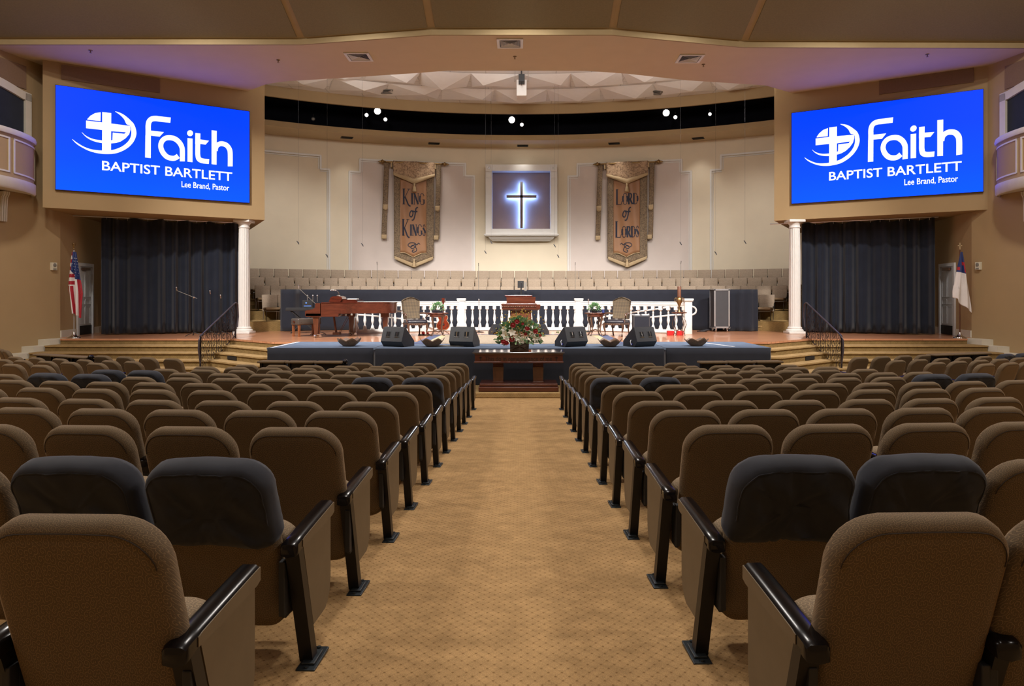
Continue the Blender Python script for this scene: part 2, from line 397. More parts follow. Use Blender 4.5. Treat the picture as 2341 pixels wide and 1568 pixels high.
# side walls, recesses
def wallrun(name, pts, z0, z1, mat='wall', th=.12):
    mb = MB()
    for (a, b) in zip(pts, pts[1:]):
        a, b = Vector(a), Vector(b); d = (b-a).normalized(); n = Vector((-d.y, d.x))*th
        mb.prism([a, b, b+n, a+n], z0, z1, 'z')
    return struct(mb.build(name, mat, smooth=0))
LW = [(-18.3, -4), (-13.2, 20.3)]
wallrun('wall_left', LW, 0, 9.2)
wallrun('wall_left_recess', [(-13.2, 20.3), (-13.7, 22.95)], 0, 5.2)
wallrun('wall_left_recess_back', [(-13.7, 22.95), (-14.0, 23.9), (-12.6, 26.7)], 0, 5.2)
RK = -.978
wallrun('wall_right', [(x*RK, y) for x, y in LW[::-1]], 0, 9.2)
wallrun('wall_right_recess', [(12.91, 20.3), (13.4, 22.95)][::-1], 0, 5.2)
wallrun('wall_right_recess_back', [(12.6, 26.7), (13.7, 23.9), (13.4, 22.95)], 0, 5.2)
wallrun('wall_rear', [(18.3, -4), (-18.3, -4)], 0, 12)
# screen boxes
LB0, LB1 = Vector((-13.0, 19.26)), Vector((-8.14, 22.5)); RB0, RB1 = Vector((13.05, 19.75)), Vector((8.12, 22.72))
struct(MB().prism([LB0, LB1, (-10.6, 27.2), (-13.9, 23.5), (-13.25, 20.2)], 4.54, 10.2, 'z').build('wall_screen_left', 'wall', smooth=0))
struct(MB().prism([RB0, RB1, (10.6, 27.2), (13.9, 23.5), (13.0, 20.4)], 4.54, 10.2, 'z').build('wall_screen_right', 'wall', smooth=0))
# main soffit, z 8.55
front = [(-18.6, 18.1), (-5.6, 18.1), (-2.2, 17.43), (2.25, 17.43), (5.75, 18.3), (18.6, 18.4)]
opening = [(8.68, 22.5), (7.44, 21.6), (4.95, 21.1), (3.06, 20.47), (1.83, 20.2), (-2.1, 20.19), (-2.9, 20.39), (-5.44, 20.9), (-7.08, 21.2), (-7.74, 21.5), (-8.55, 22.2)]
mb = MB(); mb.prism(front+[(18.6, 26), (9.4, 26)]+opening+[(-9.4, 26), (-18.6, 26)], 8.55, 8.62, 'z')
struct(mb.build('ceiling_soffit', 'soffit', smooth=0))
mb = MB()                                                       # upstand of the opening
for a, b in zip(opening, opening[1:]): mb.prism([a, b, (b[0], b[1]-.05), (a[0], a[1]-.05)], 8.62, 10.2, 'z')
struct(mb.build('ceiling_opening_upstand', 'soffit', smooth=0))
# curved choir wall and the rings above it
YC = 10.4
def P(a, R, z): return (R*math.sin(a), YC+R*math.cos(a), z)
def ring(name, prof, mat, a0=-38, a1=38, n=152):
    mb = MB(); mb.grid(lambda u, v: P(math.radians(a0+(a1-a0)*u), *prof[round(v*(len(prof)-1))]), n, len(prof)-1)
    return struct(mb.build(name, mat, smooth=30))
ring('wall_choir', [(20.4, .9), (20.4, 8.56)], 'cream')
ring('ceiling_lower_ring', [(20.4, 8.55), (18.86, 8.55)], 'soffit')
ring('ceiling_ring_lip', [(18.86, 8.55), (18.86, 8.76), (18.96, 8.76), (18.96, 8.62)], 'wall')
ring('ceiling_catwalk', [(18.96, 8.63), (20.35, 8.63), (20.35, 9.7), (17.85, 9.7)], 'cove')
ring('ceiling_upper_fascia', [(17.85, 9.8), (17.85, 9.36), (17.75, 9.36), (17.75, 9.76)], 'wall')
struct(MB().box(-11.5, 11.5, 19.6, 28.6, 9.75, 9.8).build('ceiling_choir', 'tile', smooth=0))
# faceted diffusers on the white ceiling
rnd = random.Random(3)
for i in range(17):
    a = math.radians(-28+7*(i % 9)+(3.5 if i > 8 else 0)); cx, cy, _ = P(a, 16.5 if i < 9 else 14.7, 0)
    w = .97 if i < 9 else .86; h = rnd.uniform(.16, .3)
    mb = MB(); rot = -a
    q = [Vector((cx, cy, 9.74))+Matrix.Rotation(rot, 3, 'Z') @ Vector(p) for p in ((-w, -.8, 0), (w, -.8, 0), (w, .8, 0), (-w, .8, 0))]
    ap = Vector((cx, cy, 9.74-h))+Matrix.Rotation(rot, 3, 'Z') @ Vector((rnd.uniform(-.55, .55), rnd.uniform(-.5, .5), 0))
    for j in range(4): mb.face([q[j], q[(j+1) % 4], ap])
    mb.face(q)
    o = tag(mb.build('acoustic_diffuser', 'offwhite', smooth=0), 'white pyramid acoustic diffuser on the choir ceiling, %s row, %s from the piano side' % ('rear' if i < 9 else 'front', ['first', 'second', 'third', 'fourth', 'fifth', 'sixth', 'seventh', 'eighth', 'ninth'][i % 9]), 'ceiling diffuser', 'pyramid diffusers on the choir ceiling')
# folded plate ceiling over the seats
def zc(y, ye): return 8.70+.36*max(0, ye-y)
mb = MB()
for a, b in zip(front, front[1:]):
    e_ = .03
    mb.face([(a[0], a[1]-e_, 8.545), (b[0], b[1]-e_, 8.545), (b[0], b[1]-e_, 8.70), (a[0], a[1]-e_, 8.70)])
    mb.face([(a[0], a[1]+e_, 8.545), (b[0], b[1]+e_, 8.545), (b[0], b[1]-e_, 8.545), (a[0], a[1]-e_, 8.545)])
    mb.face([(a[0], a[1]-e_, 8.70), (b[0], b[1]-e_, 8.70), (b[0], b[1]-7, 8.70+2.52), (a[0], a[1]-7, 8.70+2.52)])
    mb.face([(a[0], a[1]-7, 11.22), (b[0], b[1]-7, 11.22), (b[0], -4.1, 11.22), (a[0], -4.1, 11.22)])
struct(mb.build('ceiling', 'rib', smooth=0))
for a, b in zip(front, front[1:]):
    g = .1
    def pt(t, s):
        x = a[0]+(b[0]-a[0])*t; ye = a[1]+(b[1]-a[1])*t
        return (x, ye-s, 8.70+.36*s-.025)
    L = b[0]-a[0]; t0, t1 = g/L, 1-g/L
    struct(MB().face([pt(t0, .10), pt(t1, .10), pt(t1, 6.9), pt(t0, 6.9)]).build('ceiling_acoustic_panel', 'panelfab', smooth=0, solid=.03))
# mouldings on the choir wall
def cyl(px, py, R):
    k = (px-CX)/F; A = 1+k*k
    d = (YC+math.sqrt(YC*YC-A*(YC*YC-R*R)))/A
    return W(px, py, d)
def ang(p): return math.atan2(p.x, p.y-YC)
outs = [[(560, 340), (607, 343), (733, 353), (733, 386), (753, 388), (751, 660)],
        [(799, 660), (800, 392), (823, 391), (824, 364), (1064, 374), (1063, 402), (1084, 403), (1084, 660)],
        [(1299, 660), (1300, 403), (1320, 403), (1321, 375), (1558, 363), (1558, 393), (1580, 393), (1580, 660)],
        [(1625, 660), (1625, 389), (1648, 387), (1648, 355), (1773, 345), (1830, 341)]]
for i, out in enumerate(outs):
    pts = [cyl(x, y, 20.36) for x, y in out]
    q = []
    for p in pts: q.append([ang(p), p.z])
    for j in range(len(q)-1):                                  # square the outline up on the wall
        if abs(out[j][0]-out[j+1][0]) < 5: q[j+1][0] = q[j][0]
        elif abs(out[j][1]-out[j+1][1]) < 14: q[j+1][1] = q[j][1]
    if i in (0,): q[0][1] = q[2][1]; q[1][1] = q[2][1]
    mb = MB()
    for off, w, r0 in ((0, .075, .05), (.085, .03, .03)):
        for (a0, z0), (a1, z1) in zip(q, q[1:]):
            n = max(1, int(abs(a1-a0)/math.radians(1)))
            for s in range(n):
                b0, b1 = a0+(a1-a0)*s/n, a0+(a1-a0)*(s+1)/n
                if abs(z1-z0) < .01:
                    z = z0-off; e = .0
                    mb.loft([[P(b, 20.4, z-w/2), P(b, 20.4-r0, z-w/2), P(b, 20.4-r0, z+w/2), P(b, 20.4, z+w/2)] for b in (min(b0, b1)-.0012, max(b0, b1)+.0012)])
                else:
                    sgn = (1 if i in (0,) else 1) * (1 if b0 < sum(x[0] for x in q)/len(q) else -1)
                    c = b0+sgn*off/20.4; dw = w/2/20.4
                    mb.loft([[P(c-dw, 20.4, z), P(c-dw, 20.4-r0, z), P(c+dw, 20.4-r0, z), P(c+dw, 20.4, z)] for z in (min(z0, z1), max(z0, z1))])
    struct(mb.build('trim_%d' % (i+1), 'white', smooth=0))
    if i in (1, 2, 0, 3):
        A = sorted({round(x[0], 4) for x in q}); mb = MB()
        lo = .95; top = max(x[1] for x in q)
        if i in (1, 2):
            sh = (q[1][1], q[-2][1]); segs = [(A[0], A[1], q[1][1]), (A[1], A[-2], top), (A[-2], A[-1], q[-2][1])]
        elif i == 0: segs = [(A[0], A[-2], top), (A[-2], A[-1], q[-2][1])]
        else: segs = [(A[0], A[1], q[1][1]), (A[1], A[-1], top)]
        if i in (1, 2):
            for a0, a1, zt in segs:
                n = max(1, int((a1-a0)/math.radians(.5)))
                mb.grid(lambda u, v: P(a0+(a1-a0)*u, 20.385, lo+(zt-lo)*v), n, 1)
            struct(mb.build('wall_choir_panel', 'lilac', smooth=30))

# ------------------------------------------------------------------ choir tiers
TR = [(16.4, 1.27), (17.4, 1.60), (18.4, 1.92), (19.4, 2.28)]
mb = MB()
for i, (R, z) in enumerate(TR):
    r0, r1 = R-.62, 20.4
    for s in range(72):
        a0, a1 = math.radians(-36+s), math.radians(-35+s)
        mb.prism([P(a0, r0, 0)[:2], P(a1, r0, 0)[:2], P(a1, r1, 0)[:2], P(a0, r1, 0)[:2]], SZ, z, 'z')
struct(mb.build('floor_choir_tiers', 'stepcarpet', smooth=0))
for sgn in (-1, 1):
    for k in range(9):
        xr = [7.94, 8.2, 8.9, 8.95, 9.55, 9.6, 9.9, 9.95, 10.2][k]
        y0 = 23.95+.35*k; z = SZ+.18*(k+1)
        xs = sorted((sgn*xr, sgn*13.0))
        mb = MB(); mb.box(xs[0], xs[1], y0, y0+3.2-.3*k, SZ, z-.03); mb.mi = 1; mb.box(xs[0], xs[1], y0-.03, y0+3.2-.3*k, z-.03, z)
        struct(mb.build('floor_choir_stair', ['stepcarpet', 'stepedge'], smooth=0))

# ------------------------------------------------------------------ auditorium seats
def backfn(x, s, t):
    s += .016*(1-(x/.24)**2)*max(0, s/.74)**4
    return (x, -.09-.17*s-.22*s*s+t*.95, .17+.95*s+t*.3)
BL = [(-.006, .13), (-.004, .09), (0, .05), (.006, .022), (.018, .006), (.04, 0), (.07, .003), (.09, .02), (.098, .05)]
mb = MB(); pad(mb, .475, .735, .118, .09, BL, backfn, 7); mb.mi = 1
sp_ = [p for p in rrect(.475, .735, .118, .09, .020, 8) if p[1] > .45]
k_ = max(range(len(sp_)), key=lambda i: math.hypot(sp_[i][0]-sp_[(i+1) % len(sp_)][0], sp_[i][1]-sp_[(i+1) % len(sp_)][1]) if sp_[i][1] < .7 and sp_[(i+1) % len(sp_)][1] < .7 else 0); sp_ = sp_[k_+1:]+sp_[:k_+1]
q_ = []
for a_, b_ in zip(sp_, sp_[1:]): n_ = max(1, int(math.hypot(a_[0]-b_[0], a_[1]-b_[1])/.03)); q_ += [(a_[0]+(b_[0]-a_[0])*i/n_, a_[1]+(b_[1]-a_[1])*i/n_) for i in range(n_)]
mb.tube([backfn(x, z, .0055) for x, z in q_+[sp_[-1]]], .0016, 4); back_m = mb
proto = empty('theatre_seat', (0, 0, 0))
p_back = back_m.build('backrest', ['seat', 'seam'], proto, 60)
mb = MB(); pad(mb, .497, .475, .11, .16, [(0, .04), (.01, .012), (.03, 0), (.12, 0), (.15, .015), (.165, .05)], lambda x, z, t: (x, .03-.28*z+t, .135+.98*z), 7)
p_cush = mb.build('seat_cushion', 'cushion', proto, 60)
def armprof(mb, w=.07):
    st = [(-.238, .556, .026, .78), (-.232, .570, .040, .94), (-.215, .577, .044, 1), (-.15, .583, .036, 1), (0, .594, .028, 1), (.12, .602, .024, 1), (.2, .607, .022, 1), (.245, .609, .024, .97), (.252, .600, .018, .9)]
    mb.loft([[(x*ww, y, z+dz) for x, dz in ((-w/2, -h), (-w/2, -.006), (-w/2+.012, .003), (w/2-.012, .003), (w/2, -.006), (w/2, -h), (0, -h-.006))] for y, z, h, ww in st])
mb = MB(); armprof(mb); p_arm = mb.build('armrest', 'gloss', proto, 50)
def postmesh():
    mb = MB(); mb.prism([(-.215, .55), (-.155, .55), (.03, .008), (-.03, .008)], -.022, .022, 'x')
    return mb
p_leg = postmesh().build('leg', 'darkmetal', proto, 0)
p_br = []
for s in (-1, 1):
    mb = MB(); mb.box(min(s*.237, s*.262), max(s*.237, s*.262), -.19, -.15, .27, .49, bev=.004); mb.box(min(s*.237, s*.256), max(s*.237, s*.256), -.155, -.07, .25, .47, bev=.004)
    p_br.append(mb.build('hinge_bracket', 'black', proto, 0))
p_end = {}
for s in (1, -1):                                               # s = side that faces the aisle
    mb = MB(); armprof(mb, .068); mb.mi = 1
    prof = [(-.17, .545), (-.17, .572), (-.15, .577), (0, .588), (.12, .596), (.2, .601), (.248, .603), (.248, .560), (.22, .552), (0, .545)]
    mb.prism(prof, s*.026, s*.037, 'x')
    a = mb.build('armrest', ['gloss', 'taupe'], proto, 40)
    mb = MB(); mb.prism([(-.205, .548), (-.155, .548), (.03, .012), (-.03, .012)], -.03, .026, 'x'); l = mb.build('leg', 'darkmetal', proto, 0)
    pl = [(-.158, .55), (.235, .566), (.235, .27), (.222, .21), (.19, .17), (.15, .15), (-.018, .15)]
    mb = MB(); mb.prism(pl, -.012, .012, 'x'); mb.mi = 1
    cx = sum(p[0] for p in pl)/7; cz = sum(p[1] for p in pl)/7
    mb.prism([(cx+(p[0]-cx)*.93, cz+(p[1]-cz)*.965+.004) for p in pl], s*.012, s*.022, 'x')
    e = mb.build('end_panel', ['black', 'taupe'], proto, 0)
    mb = MB(); mb.box(-.04, .04, -.095, .105, 0, .012, bev=.004); mb.box(-.028, .028, -.06, .06, .012, .022, bev=.004)
    for yy in (-.078, .088): mb.lathe([(.009, .012), (.009, .018)], 8, xf((0, yy, 0)))
    f = mb.build('foot_plate', 'plate', proto, 0)
    p_end[s] = (a, l, e, f)
def cp(o, parent, dx=None):
    c = o.copy(); COL.objects.link(c); c.parent = parent
    if dx is not None: c.location = (dx, 0, 0)
    return c
ORD = ['zeroth', 'first', 'second', 'third', 'fourth', 'fifth', 'sixth', 'seventh', 'eighth', 'ninth', 'tenth', 'eleventh', 'twelfth', 'thirteenth', 'fourteenth', 'fifteenth', 'sixteenth', 'seventeenth', 'eighteenth', 'nineteenth', 'twentieth'] + ['twenty-'+w for w in ('first', 'second', 'third', 'fourth', 'fifth', 'sixth', 'seventh', 'eighth', 'ninth')] + ['thirtieth'] + ['thirty-'+w for w in ('first', 'second', 'third', 'fourth', 'fifth', 'sixth', 'seventh', 'eighth', 'ninth')] + ['fortieth'] + ['forty-'+w for w in ('first', 'second', 'third', 'fourth')]
SIDE = {-1: 'piano side', 1: 'flight case side'}
# cloth covers
def cover_mesh(seed):
    mb = MB(); rr = random.Random(seed)
    def outline(ins, N=64):
        P0 = rrect(.482, .37, .10, .05, ins, 8); P0 = P0+[P0[0]]; d = [0]
        for a, b in zip(P0, P0[1:]): d.append(d[-1]+math.hypot(a[0]-b[0], a[1]-b[1]))
        out = []
        for k in range(N):
            t = d[-1]*k/N; j = max(i for i in range(len(d)-1) if d[i] <= t+1e-9)
            u = (t-d[j])/max(d[j+1]-d[j], 1e-9); out.append((P0[j][0]+(P0[j+1][0]-P0[j][0])*u, P0[j][1]+(P0[j+1][1]-P0[j][1])*u))
        return out
    off = Vector((rr.uniform(0, 50), rr.uniform(0, 50), 0))
    def fn(x, z, t, k):
        w = noise.noise(off+Vector((x*9+z*6, z*4, t*3)))*1.3
        ww = noise.noise(off*2+Vector((x*24+z*14, z*7, 5+t*5)))*1.6
        s = .385+z
        if z < .06: s += .02*noise.noise(off+Vector((x*7, 0, 3)))-.03*(abs(x)*2)**2+.02
        dd = .004+(.013*max(w, -.4)+.009*max(ww, -.4))*k
        p = backfn(x*1.0, s, t-dd-.006*(t < 0))
        return (p[0]+.004*w, p[1], p[2])
    rings = []
    for t, ins, k in [(-.018, .165, 1), (-.02, .13, 1), (-.021, .095, 1.2), (-.02, .06, 1.2), (-.017, .032, 1), (-.01, .012, .6), (.004, .001, .4), (.03, -.004, .4), (.07, -.003, .4), (.1, .01, .4), (.113, .04, .3)]:
        rings.append([fn(x, z, t, k) for x, z in outline(ins)])
    mb.loft(rings)
    sm = [fn(x, z, -.0135, 1) for x, z in outline(.019)]; n_ = len(sm)
    sm = [p for p, (x, z) in zip(sm, outline(.019)) if z > .12]
    k_ = max(range(len(sm)), key=lambda i: (Vector(sm[i])-Vector(sm[(i+1) % len(sm)])).length); sm = sm[k_+1:]+sm[:k_+1]
    mb.tube(sm, .0028, 5); return mb
cover_protos = [cover_mesh(s).build('seat_cover', 'cloth', None, 70) for s in (1, 2, 3)]
ncov = [0]
def add_cover(loc, rz, label):
    i = ncov[0]; ncov[0] += 1
    o = cover_protos[i] if i < 3 else cover_protos[i % 3].copy()
    if i >= 3: COL.objects.link(o)
    o.location = loc; o.rotation_euler = (0, 0, rz)
    tag(o, label, 'seat cover', 'black cloth covers over seat backs')
def add_seat(X, D, rz, halfp, s, label, group, end=False, tall=1.0):
    r = empty('theatre_seat', (X, D, fz(X, D)), rz, label, 'theatre seat', group)
    cp(p_back, r).scale = (1, 1, tall); cp(p_cush, r); cp(p_br[0], r); cp(p_br[1], r)
    cp(p_arm, r, s*halfp); cp(p_leg, r, s*halfp)
    if end:
        for q, k_ in zip(p_end[-s], (.018, .014, .014, 0)): cp(q, r, -s*end+s*k_)
    return r
Lfoot = [2.09, 3.01, 3.856, 4.825, 5.715, 6.653, 7.556, 8.443, 9.405, 10.32, 11.2, 12.13, 13.34]
Rfoot = [2.11, 3.074, 3.966, 4.899, 5.79, 6.69, 7.566, 8.475, 9.405, 10.33, 11.2, 12.14, 13.35]
Lpx = [[172], [480, 177, -128], [672, 431, 199, -35], [776, 591, 405.6, 230.7, 51.3], [839, 671.5, 506, 351.8, 194.8, 38.5], [891.8, 756, 622.8, 483.8, 350.5, 218, 88.4, -45],
       [936.6, 807, 688, 575, 459.4, 346.6, 241, 133, 29.5], [963, 849, 742, 630.5, 523.5, 421, 318.4, 207.6, 107.6, 10], [986.6, 885.4, 790.7, 696, 605, 511, 420, 331, 246.7],
       [1003, 909.7, 820, 729, 640, 551.7, 464.5, 376], [1020, 936.6, 854.6, 772.7, 694, 616.4, 541.4, 471], [1030, 949.4, 868.7, 789.4, 710.6, 633, 563], [1042.4, 969.3, 897.5, 825.9]]
Rpx = [[2108, 2515], [1810, 2108, 2392], [1668, 1898, 2122, 2342], [1570, 1749, 1928.4, 2107.6, 2272], [1506, 1671, 1827, 1983.5, 2128, 2278], [1461.4, 1598, 1735.3, 1865.6, 1995, 2120.5, 2247.3],
       [1428, 1548, 1666, 1780, 1891, 1999, 2106.4, 2211.4, 2328], [1397.4, 1510, 1620.6, 1727, 1832, 1929.7, 2031, 2130.7, 2232], [1378, 1476.8, 1571, 1663.5, 1753, 1845, 1933, 2019.4, 2102.5],
       [1364, 1451, 1539, 1627.7, 1713.5, 1805, 1892.5, 1979.7], [1348.7, 1430.7, 1511.4, 1591.8, 1666.7, 1744, 1819.5, 1888.7], [1339.7, 1415, 1496, 1572.5, 1651.4, 1725, 1800], [1330.7, 1401.9, 1473, 1545.6]]
covered = {(-1, 2, 1), (-1, 2, 2), (1, 2, 1), (1, 2, 2), (-1, 8, 1), (-1, 8, 2), (-1, 8, 8), (-1, 8, 9), (1, 8, 1), (1, 8, 2), (1, 8, 8), (1, 8, 9), (-1, 9, 8), (-1, 9, 9)}
RAD = 34.0
def rowpos(px, dfoot):
    d0 = dfoot-.0115; X = 0; D = d0
    for _ in range(8):
        th = math.atan(X/RAD); dt = D-.27*math.cos(th); X = (px-CX)*dt/F-.27*math.sin(th); D = d0+X*X/68
    return X, D, math.atan(X/RAD)
for side, foots, rows in ((-1, Lfoot, Lpx), (1, Rfoot, Rpx)):
    aisle = -.885 if side < 0 else .762
    for r, (df, pxs) in enumerate(zip(foots, rows), 1):
        pos = [rowpos(p, df) for p in pxs]
        # keep every row evenly pitched: fit a line through the measured seats
        n = len(pos)
        if n > 2:
            xm = sum(p[0] for p in pos)/n; km = (n-1)/2
            b = sum((k-km)*(p[0]-xm) for k, p in enumerate(pos))/sum((k-km)**2 for k in range(n))
            pos = [(.35*(xm+b*(k-km))+.65*p[0],)+p[1:] for k, p in enumerate(pos)]
            pos = [(x, df-.0115+x*x/68, math.atan(x/RAD)) for x, _, _ in pos]
        for k, (X, D, th) in enumerate(pos, 1):
            if k < n: hp = abs(pos[k][0]-X)/2
            elif n > 1: hp = abs(X-pos[k-2][0])/2
            else: hp = .27
            hp = max(.262, min(hp, .30))
            if k == 1:
                lab = 'brown patterned end seat beside the centre aisle, %s row from the camera, %s' % (ORD[r], SIDE[side])
            else:
                lab = 'brown patterned seat, %s from the centre aisle, %s row from the camera, %s' % (ORD[k], ORD[r], SIDE[side])
            o = add_seat(X, D, th, hp, side, lab, 'theatre seats of the centre block, '+SIDE[side], end=(abs(aisle-X) if k == 1 else False), tall={1: 1.042, 3: 1.04, 4: 1.02, 5: .995}.get(r, 1.0))
            if (side, r, k) in covered:
                add_cover((X, D, fz(X, D)), th, 'black cloth cover over the %s seat from the centre aisle, %s row, %s' % (ORD[k], ORD[r], SIDE[side]))
# wing blocks, turned towards the stage; each row given by its seats as measured
def solve(px, py, H=.90):
    d = 13.0
    for _ in range(20):
        X = (px-CX)*d/F; d = (EZ-fz(X, d+.3)-H)*F/(py-HY)
    return Vector(((px-CX)*d/F, d))
wings = {-1: [[(394, 818.8), (337.7, 815.6), (285, 814), (234.5, 812.4)],
              [(303, 825.5), (251, 824), (193.5, 820.5), (137, 818.5), (83.3, 816.8), (34.6, 814.6)],
              [(220, 829), (159, 827), (106, 825), (51, 823), (8, 821)],
              [(94.8, 834), (28, 831.6)]],
         1: [[(1965.6, 816.2), (2016.8, 814.2), (2066.7, 812.3), (2112.8, 810.2)],
             [(2051, 823), (2102.5, 820.5), (2153.8, 818), (2203.8, 815.2), (2249.9, 813), (2299.9, 811), (2340, 809.5)],
             [(2141, 827.8), (2191, 825), (2241, 822), (2287, 819.4), (2330, 817)],
             [(2253.8, 830.8), (2308.8, 828), (2350, 826)]]}
rails = {-1: [(197, 817.5), (77, 810.0)], 1: [(2136, 811.5), (2266, 807)]}
for side in (-1, 1):
    for r, row in enumerate(wings[side], 1):
        a, b = solve(*row[0]), solve(*row[-1]); dv = (b-a).normalized()
        n = len(row); L = (b-a).length
        th = math.atan2(dv.y*side, dv.x*side)
        th = max(min(th, .42), -.42) if abs(th) < .5 else side*.36
        for k, (px, py) in enumerate(row, 1):
            # intersect the ray of this seat with the row line
            kx = (px-CX)/F; t = (kx*a.y-a.x)/(dv.x-kx*dv.y); p = a+dv*t
            X, D = p.x-.27*math.sin(th)*1.0, p.y+.27*math.cos(th)
            lab = 'brown seat in the %s wing block, %s from its inner end, %s row back' % (SIDE[side].replace(' side', ''), ORD[k], ORD[r])
            add_seat(X, D, th, .275, side, lab, 'theatre seats of the wing block, '+SIDE[side], end=(.275 if k == 1 else False))
            if (side, r, k) in {(1, 2, 6), (1, 2, 7)}:
                add_cover((X, D, fz(X, D)), th, 'black cloth cover over the %s seat of the flight case wing block' % ORD[k])
for j, (px, py) in enumerate([(10, 799), (30, 804), (2322, 797), (2340, 799)]):
    side = -1 if j < 2 else 1
    X, D = [(-11.95, 16.75), (-11.55, 16.36), (11.3, 16.2), (11.7, 16.6)][j]
    add_seat(X, D, side*.75, .27, side, 'brown seat by the side wall beyond the %s wing block, %s' % (SIDE[side].replace(' side', ''), 'nearer the steps' if j in (1, 2) else 'farther from the steps'), 'theatre seats along the side walls')
# front partitions where the seat backs give way to a low padded rail
def partition(p0, p1, label, knob=0):
    p0, p1 = Vector(p0), Vector(p1); L = (p1-p0).length; th = math.atan2(p1.y-p0.y, p1.x-p0.x)
    r = empty('front_partition', (p0.x, p0.y, 0), th, label, 'partition', 'low padded partitions in front of the first row')
    mb = MB(); mb.box(.01, L-.01, -.13, .13, .865, .905, bev=.018); mb.build('padded_top', 'seat', r)
    mb = MB(); mb.box(.03, L-.03, -.02, .02, .03, .865); mb.build('panel', 'black', r)
    if knob: mb = MB(); xk = L+.02 if knob > 0 else -.02; mb.box(xk-.03, xk+.03, -.05, .05, .5, .86); mb.ball((xk, 0, .90), .045, 12, 8, (1, 1.5, 1)); mb.build('end_knob', 'gloss', r, 50)
    for x in (.06, L-.06): MB().box(x-.02, x+.02, -.06, .06, 0, .865).build('post', 'darkmetal', r)
for side, px0, px1, n0 in ((-1, 783, 580, 3), (1, 1600, 1799, 3)):
    for k in range(3):
        a = px0+(px1-px0)*k/3; b = px0+(px1-px0)*(k+1)/3
        A = (a-CX)*13.25/F; B = (b-CX)*13.25/F
        A, B = min(A, B), max(A, B)
        partition((A, 13.25+A*A/90), (B, 13.25+B*B/90), 'low dark partition with brown padded top in the %s centre block, %s from its aisle' % (SIDE[side].replace(' side', ''), ORD[k+1]), (1 if k == 0 and side < 0 else 0))
    (x0, y0), (x1, y1) = rails[side]
    P0, P1 = solve(x0, y0), solve(x1, y1)
    if side < 0: P0, P1 = P1, P0
    for k in range(3):
        a, b = P0.lerp(P1, k/3)+Vector((0, .14)), P0.lerp(P1, (k+1)/3)+Vector((0, .14))
        i = (3-k) if side < 0 else k+1
        partition(a, b, 'low dark partition with brown padded top in the %s wing block, %s from its inner end' % (SIDE[side].replace(' side', ''), ORD[i]), (1 if i == 1 and side < 0 else 0))
for q in [p_back, p_cush, p_arm, p_leg, proto]+p_br+list(p_end[1])+list(p_end[-1]): bpy.data.objects.remove(q)

# ------------------------------------------------------------------ choir chairs
ch = empty('choir_chair', (0, 0, 0))
mb = MB(); pad(mb, .518, .62, .022, .022, [(0, .02), (.012, .004), (.05, 0), (.07, .02)], lambda x, z, t: (x, .17+.17*z+t-.03*math.cos(x*5), .32+z*.94), 3); c_b = mb.build('backrest', 'choir', ch, 50)
mb = MB(); pad(mb, .50, .46, .06, .05, [(0, .02), (.015, .004), (.06, 0), (.08, .02)], lambda x, z, t: (x, -.25+z, .385+t), 3); c_s = mb.build('seat', 'choirseat', ch, 50)
mb = MB()
for s in (-1, 1):
    mb.tube([(s*.225, -.2, 0), (s*.225, -.2, .37), (s*.225, .2, .37), (s*.225, .24, 0)], .012, 5); mb.tube([(s*.225, .2, .37), (s*.235, .29, .9)], .012, 5)
mb.tube([(-.225, -.2, .33), (.225, -.2, .33)], .010, 5)
c_f = mb.build('frame', 'steel', ch, 50)
mb = MB(); mb.box(.2595, .2665, .18, .26, .40, .62); mb.box(.235, .2665, .13, .18, .44, .50); c_k = mb.build('ganging_bracket', 'black', ch, 0)
tiername = ['lowest', 'second', 'third', 'topmost']
def choir(i, a, label):
    R, z = TR[i]; rr = random.Random(int(a*1000)+i)
    r = empty('choir_chair', (R*math.sin(a), YC+R*math.cos(a), z), -a+rr.uniform(-.03, .03), label, 'choir chair', 'choir chairs on the %s tier' % tiername[i])
    for q in (c_b, c_s, c_f, c_k): cp(q, r)
for i, n in ((3, 41), (2, 39), (1, 37)):
    R = TR[i][0]; st = [.535, .535, .535, .535][i]/R
    for k in range(n):
        choir(i, (k-(n-1)/2)*st, 'tan choir chair, %s from the piano end, %s choir tier' % (ORD[k+1], tiername[i]))
for k, px in enumerate((621, 656)): choir(0, ang(cyl(px, 690, 16.4)), 'tan choir chair, piano end of lowest tier, %s' % ('outermost' if k == 0 else 'next to the black drape'))
for k, px in enumerate((1749, 1714)): choir(0, ang(cyl(px, 690, 16.4)), 'tan choir chair, flight case end of lowest tier, %s' % ('outermost' if k == 0 else 'next to the black drape'))
for q in (c_b, c_s, c_f, c_k, ch): bpy.data.objects.remove(q)

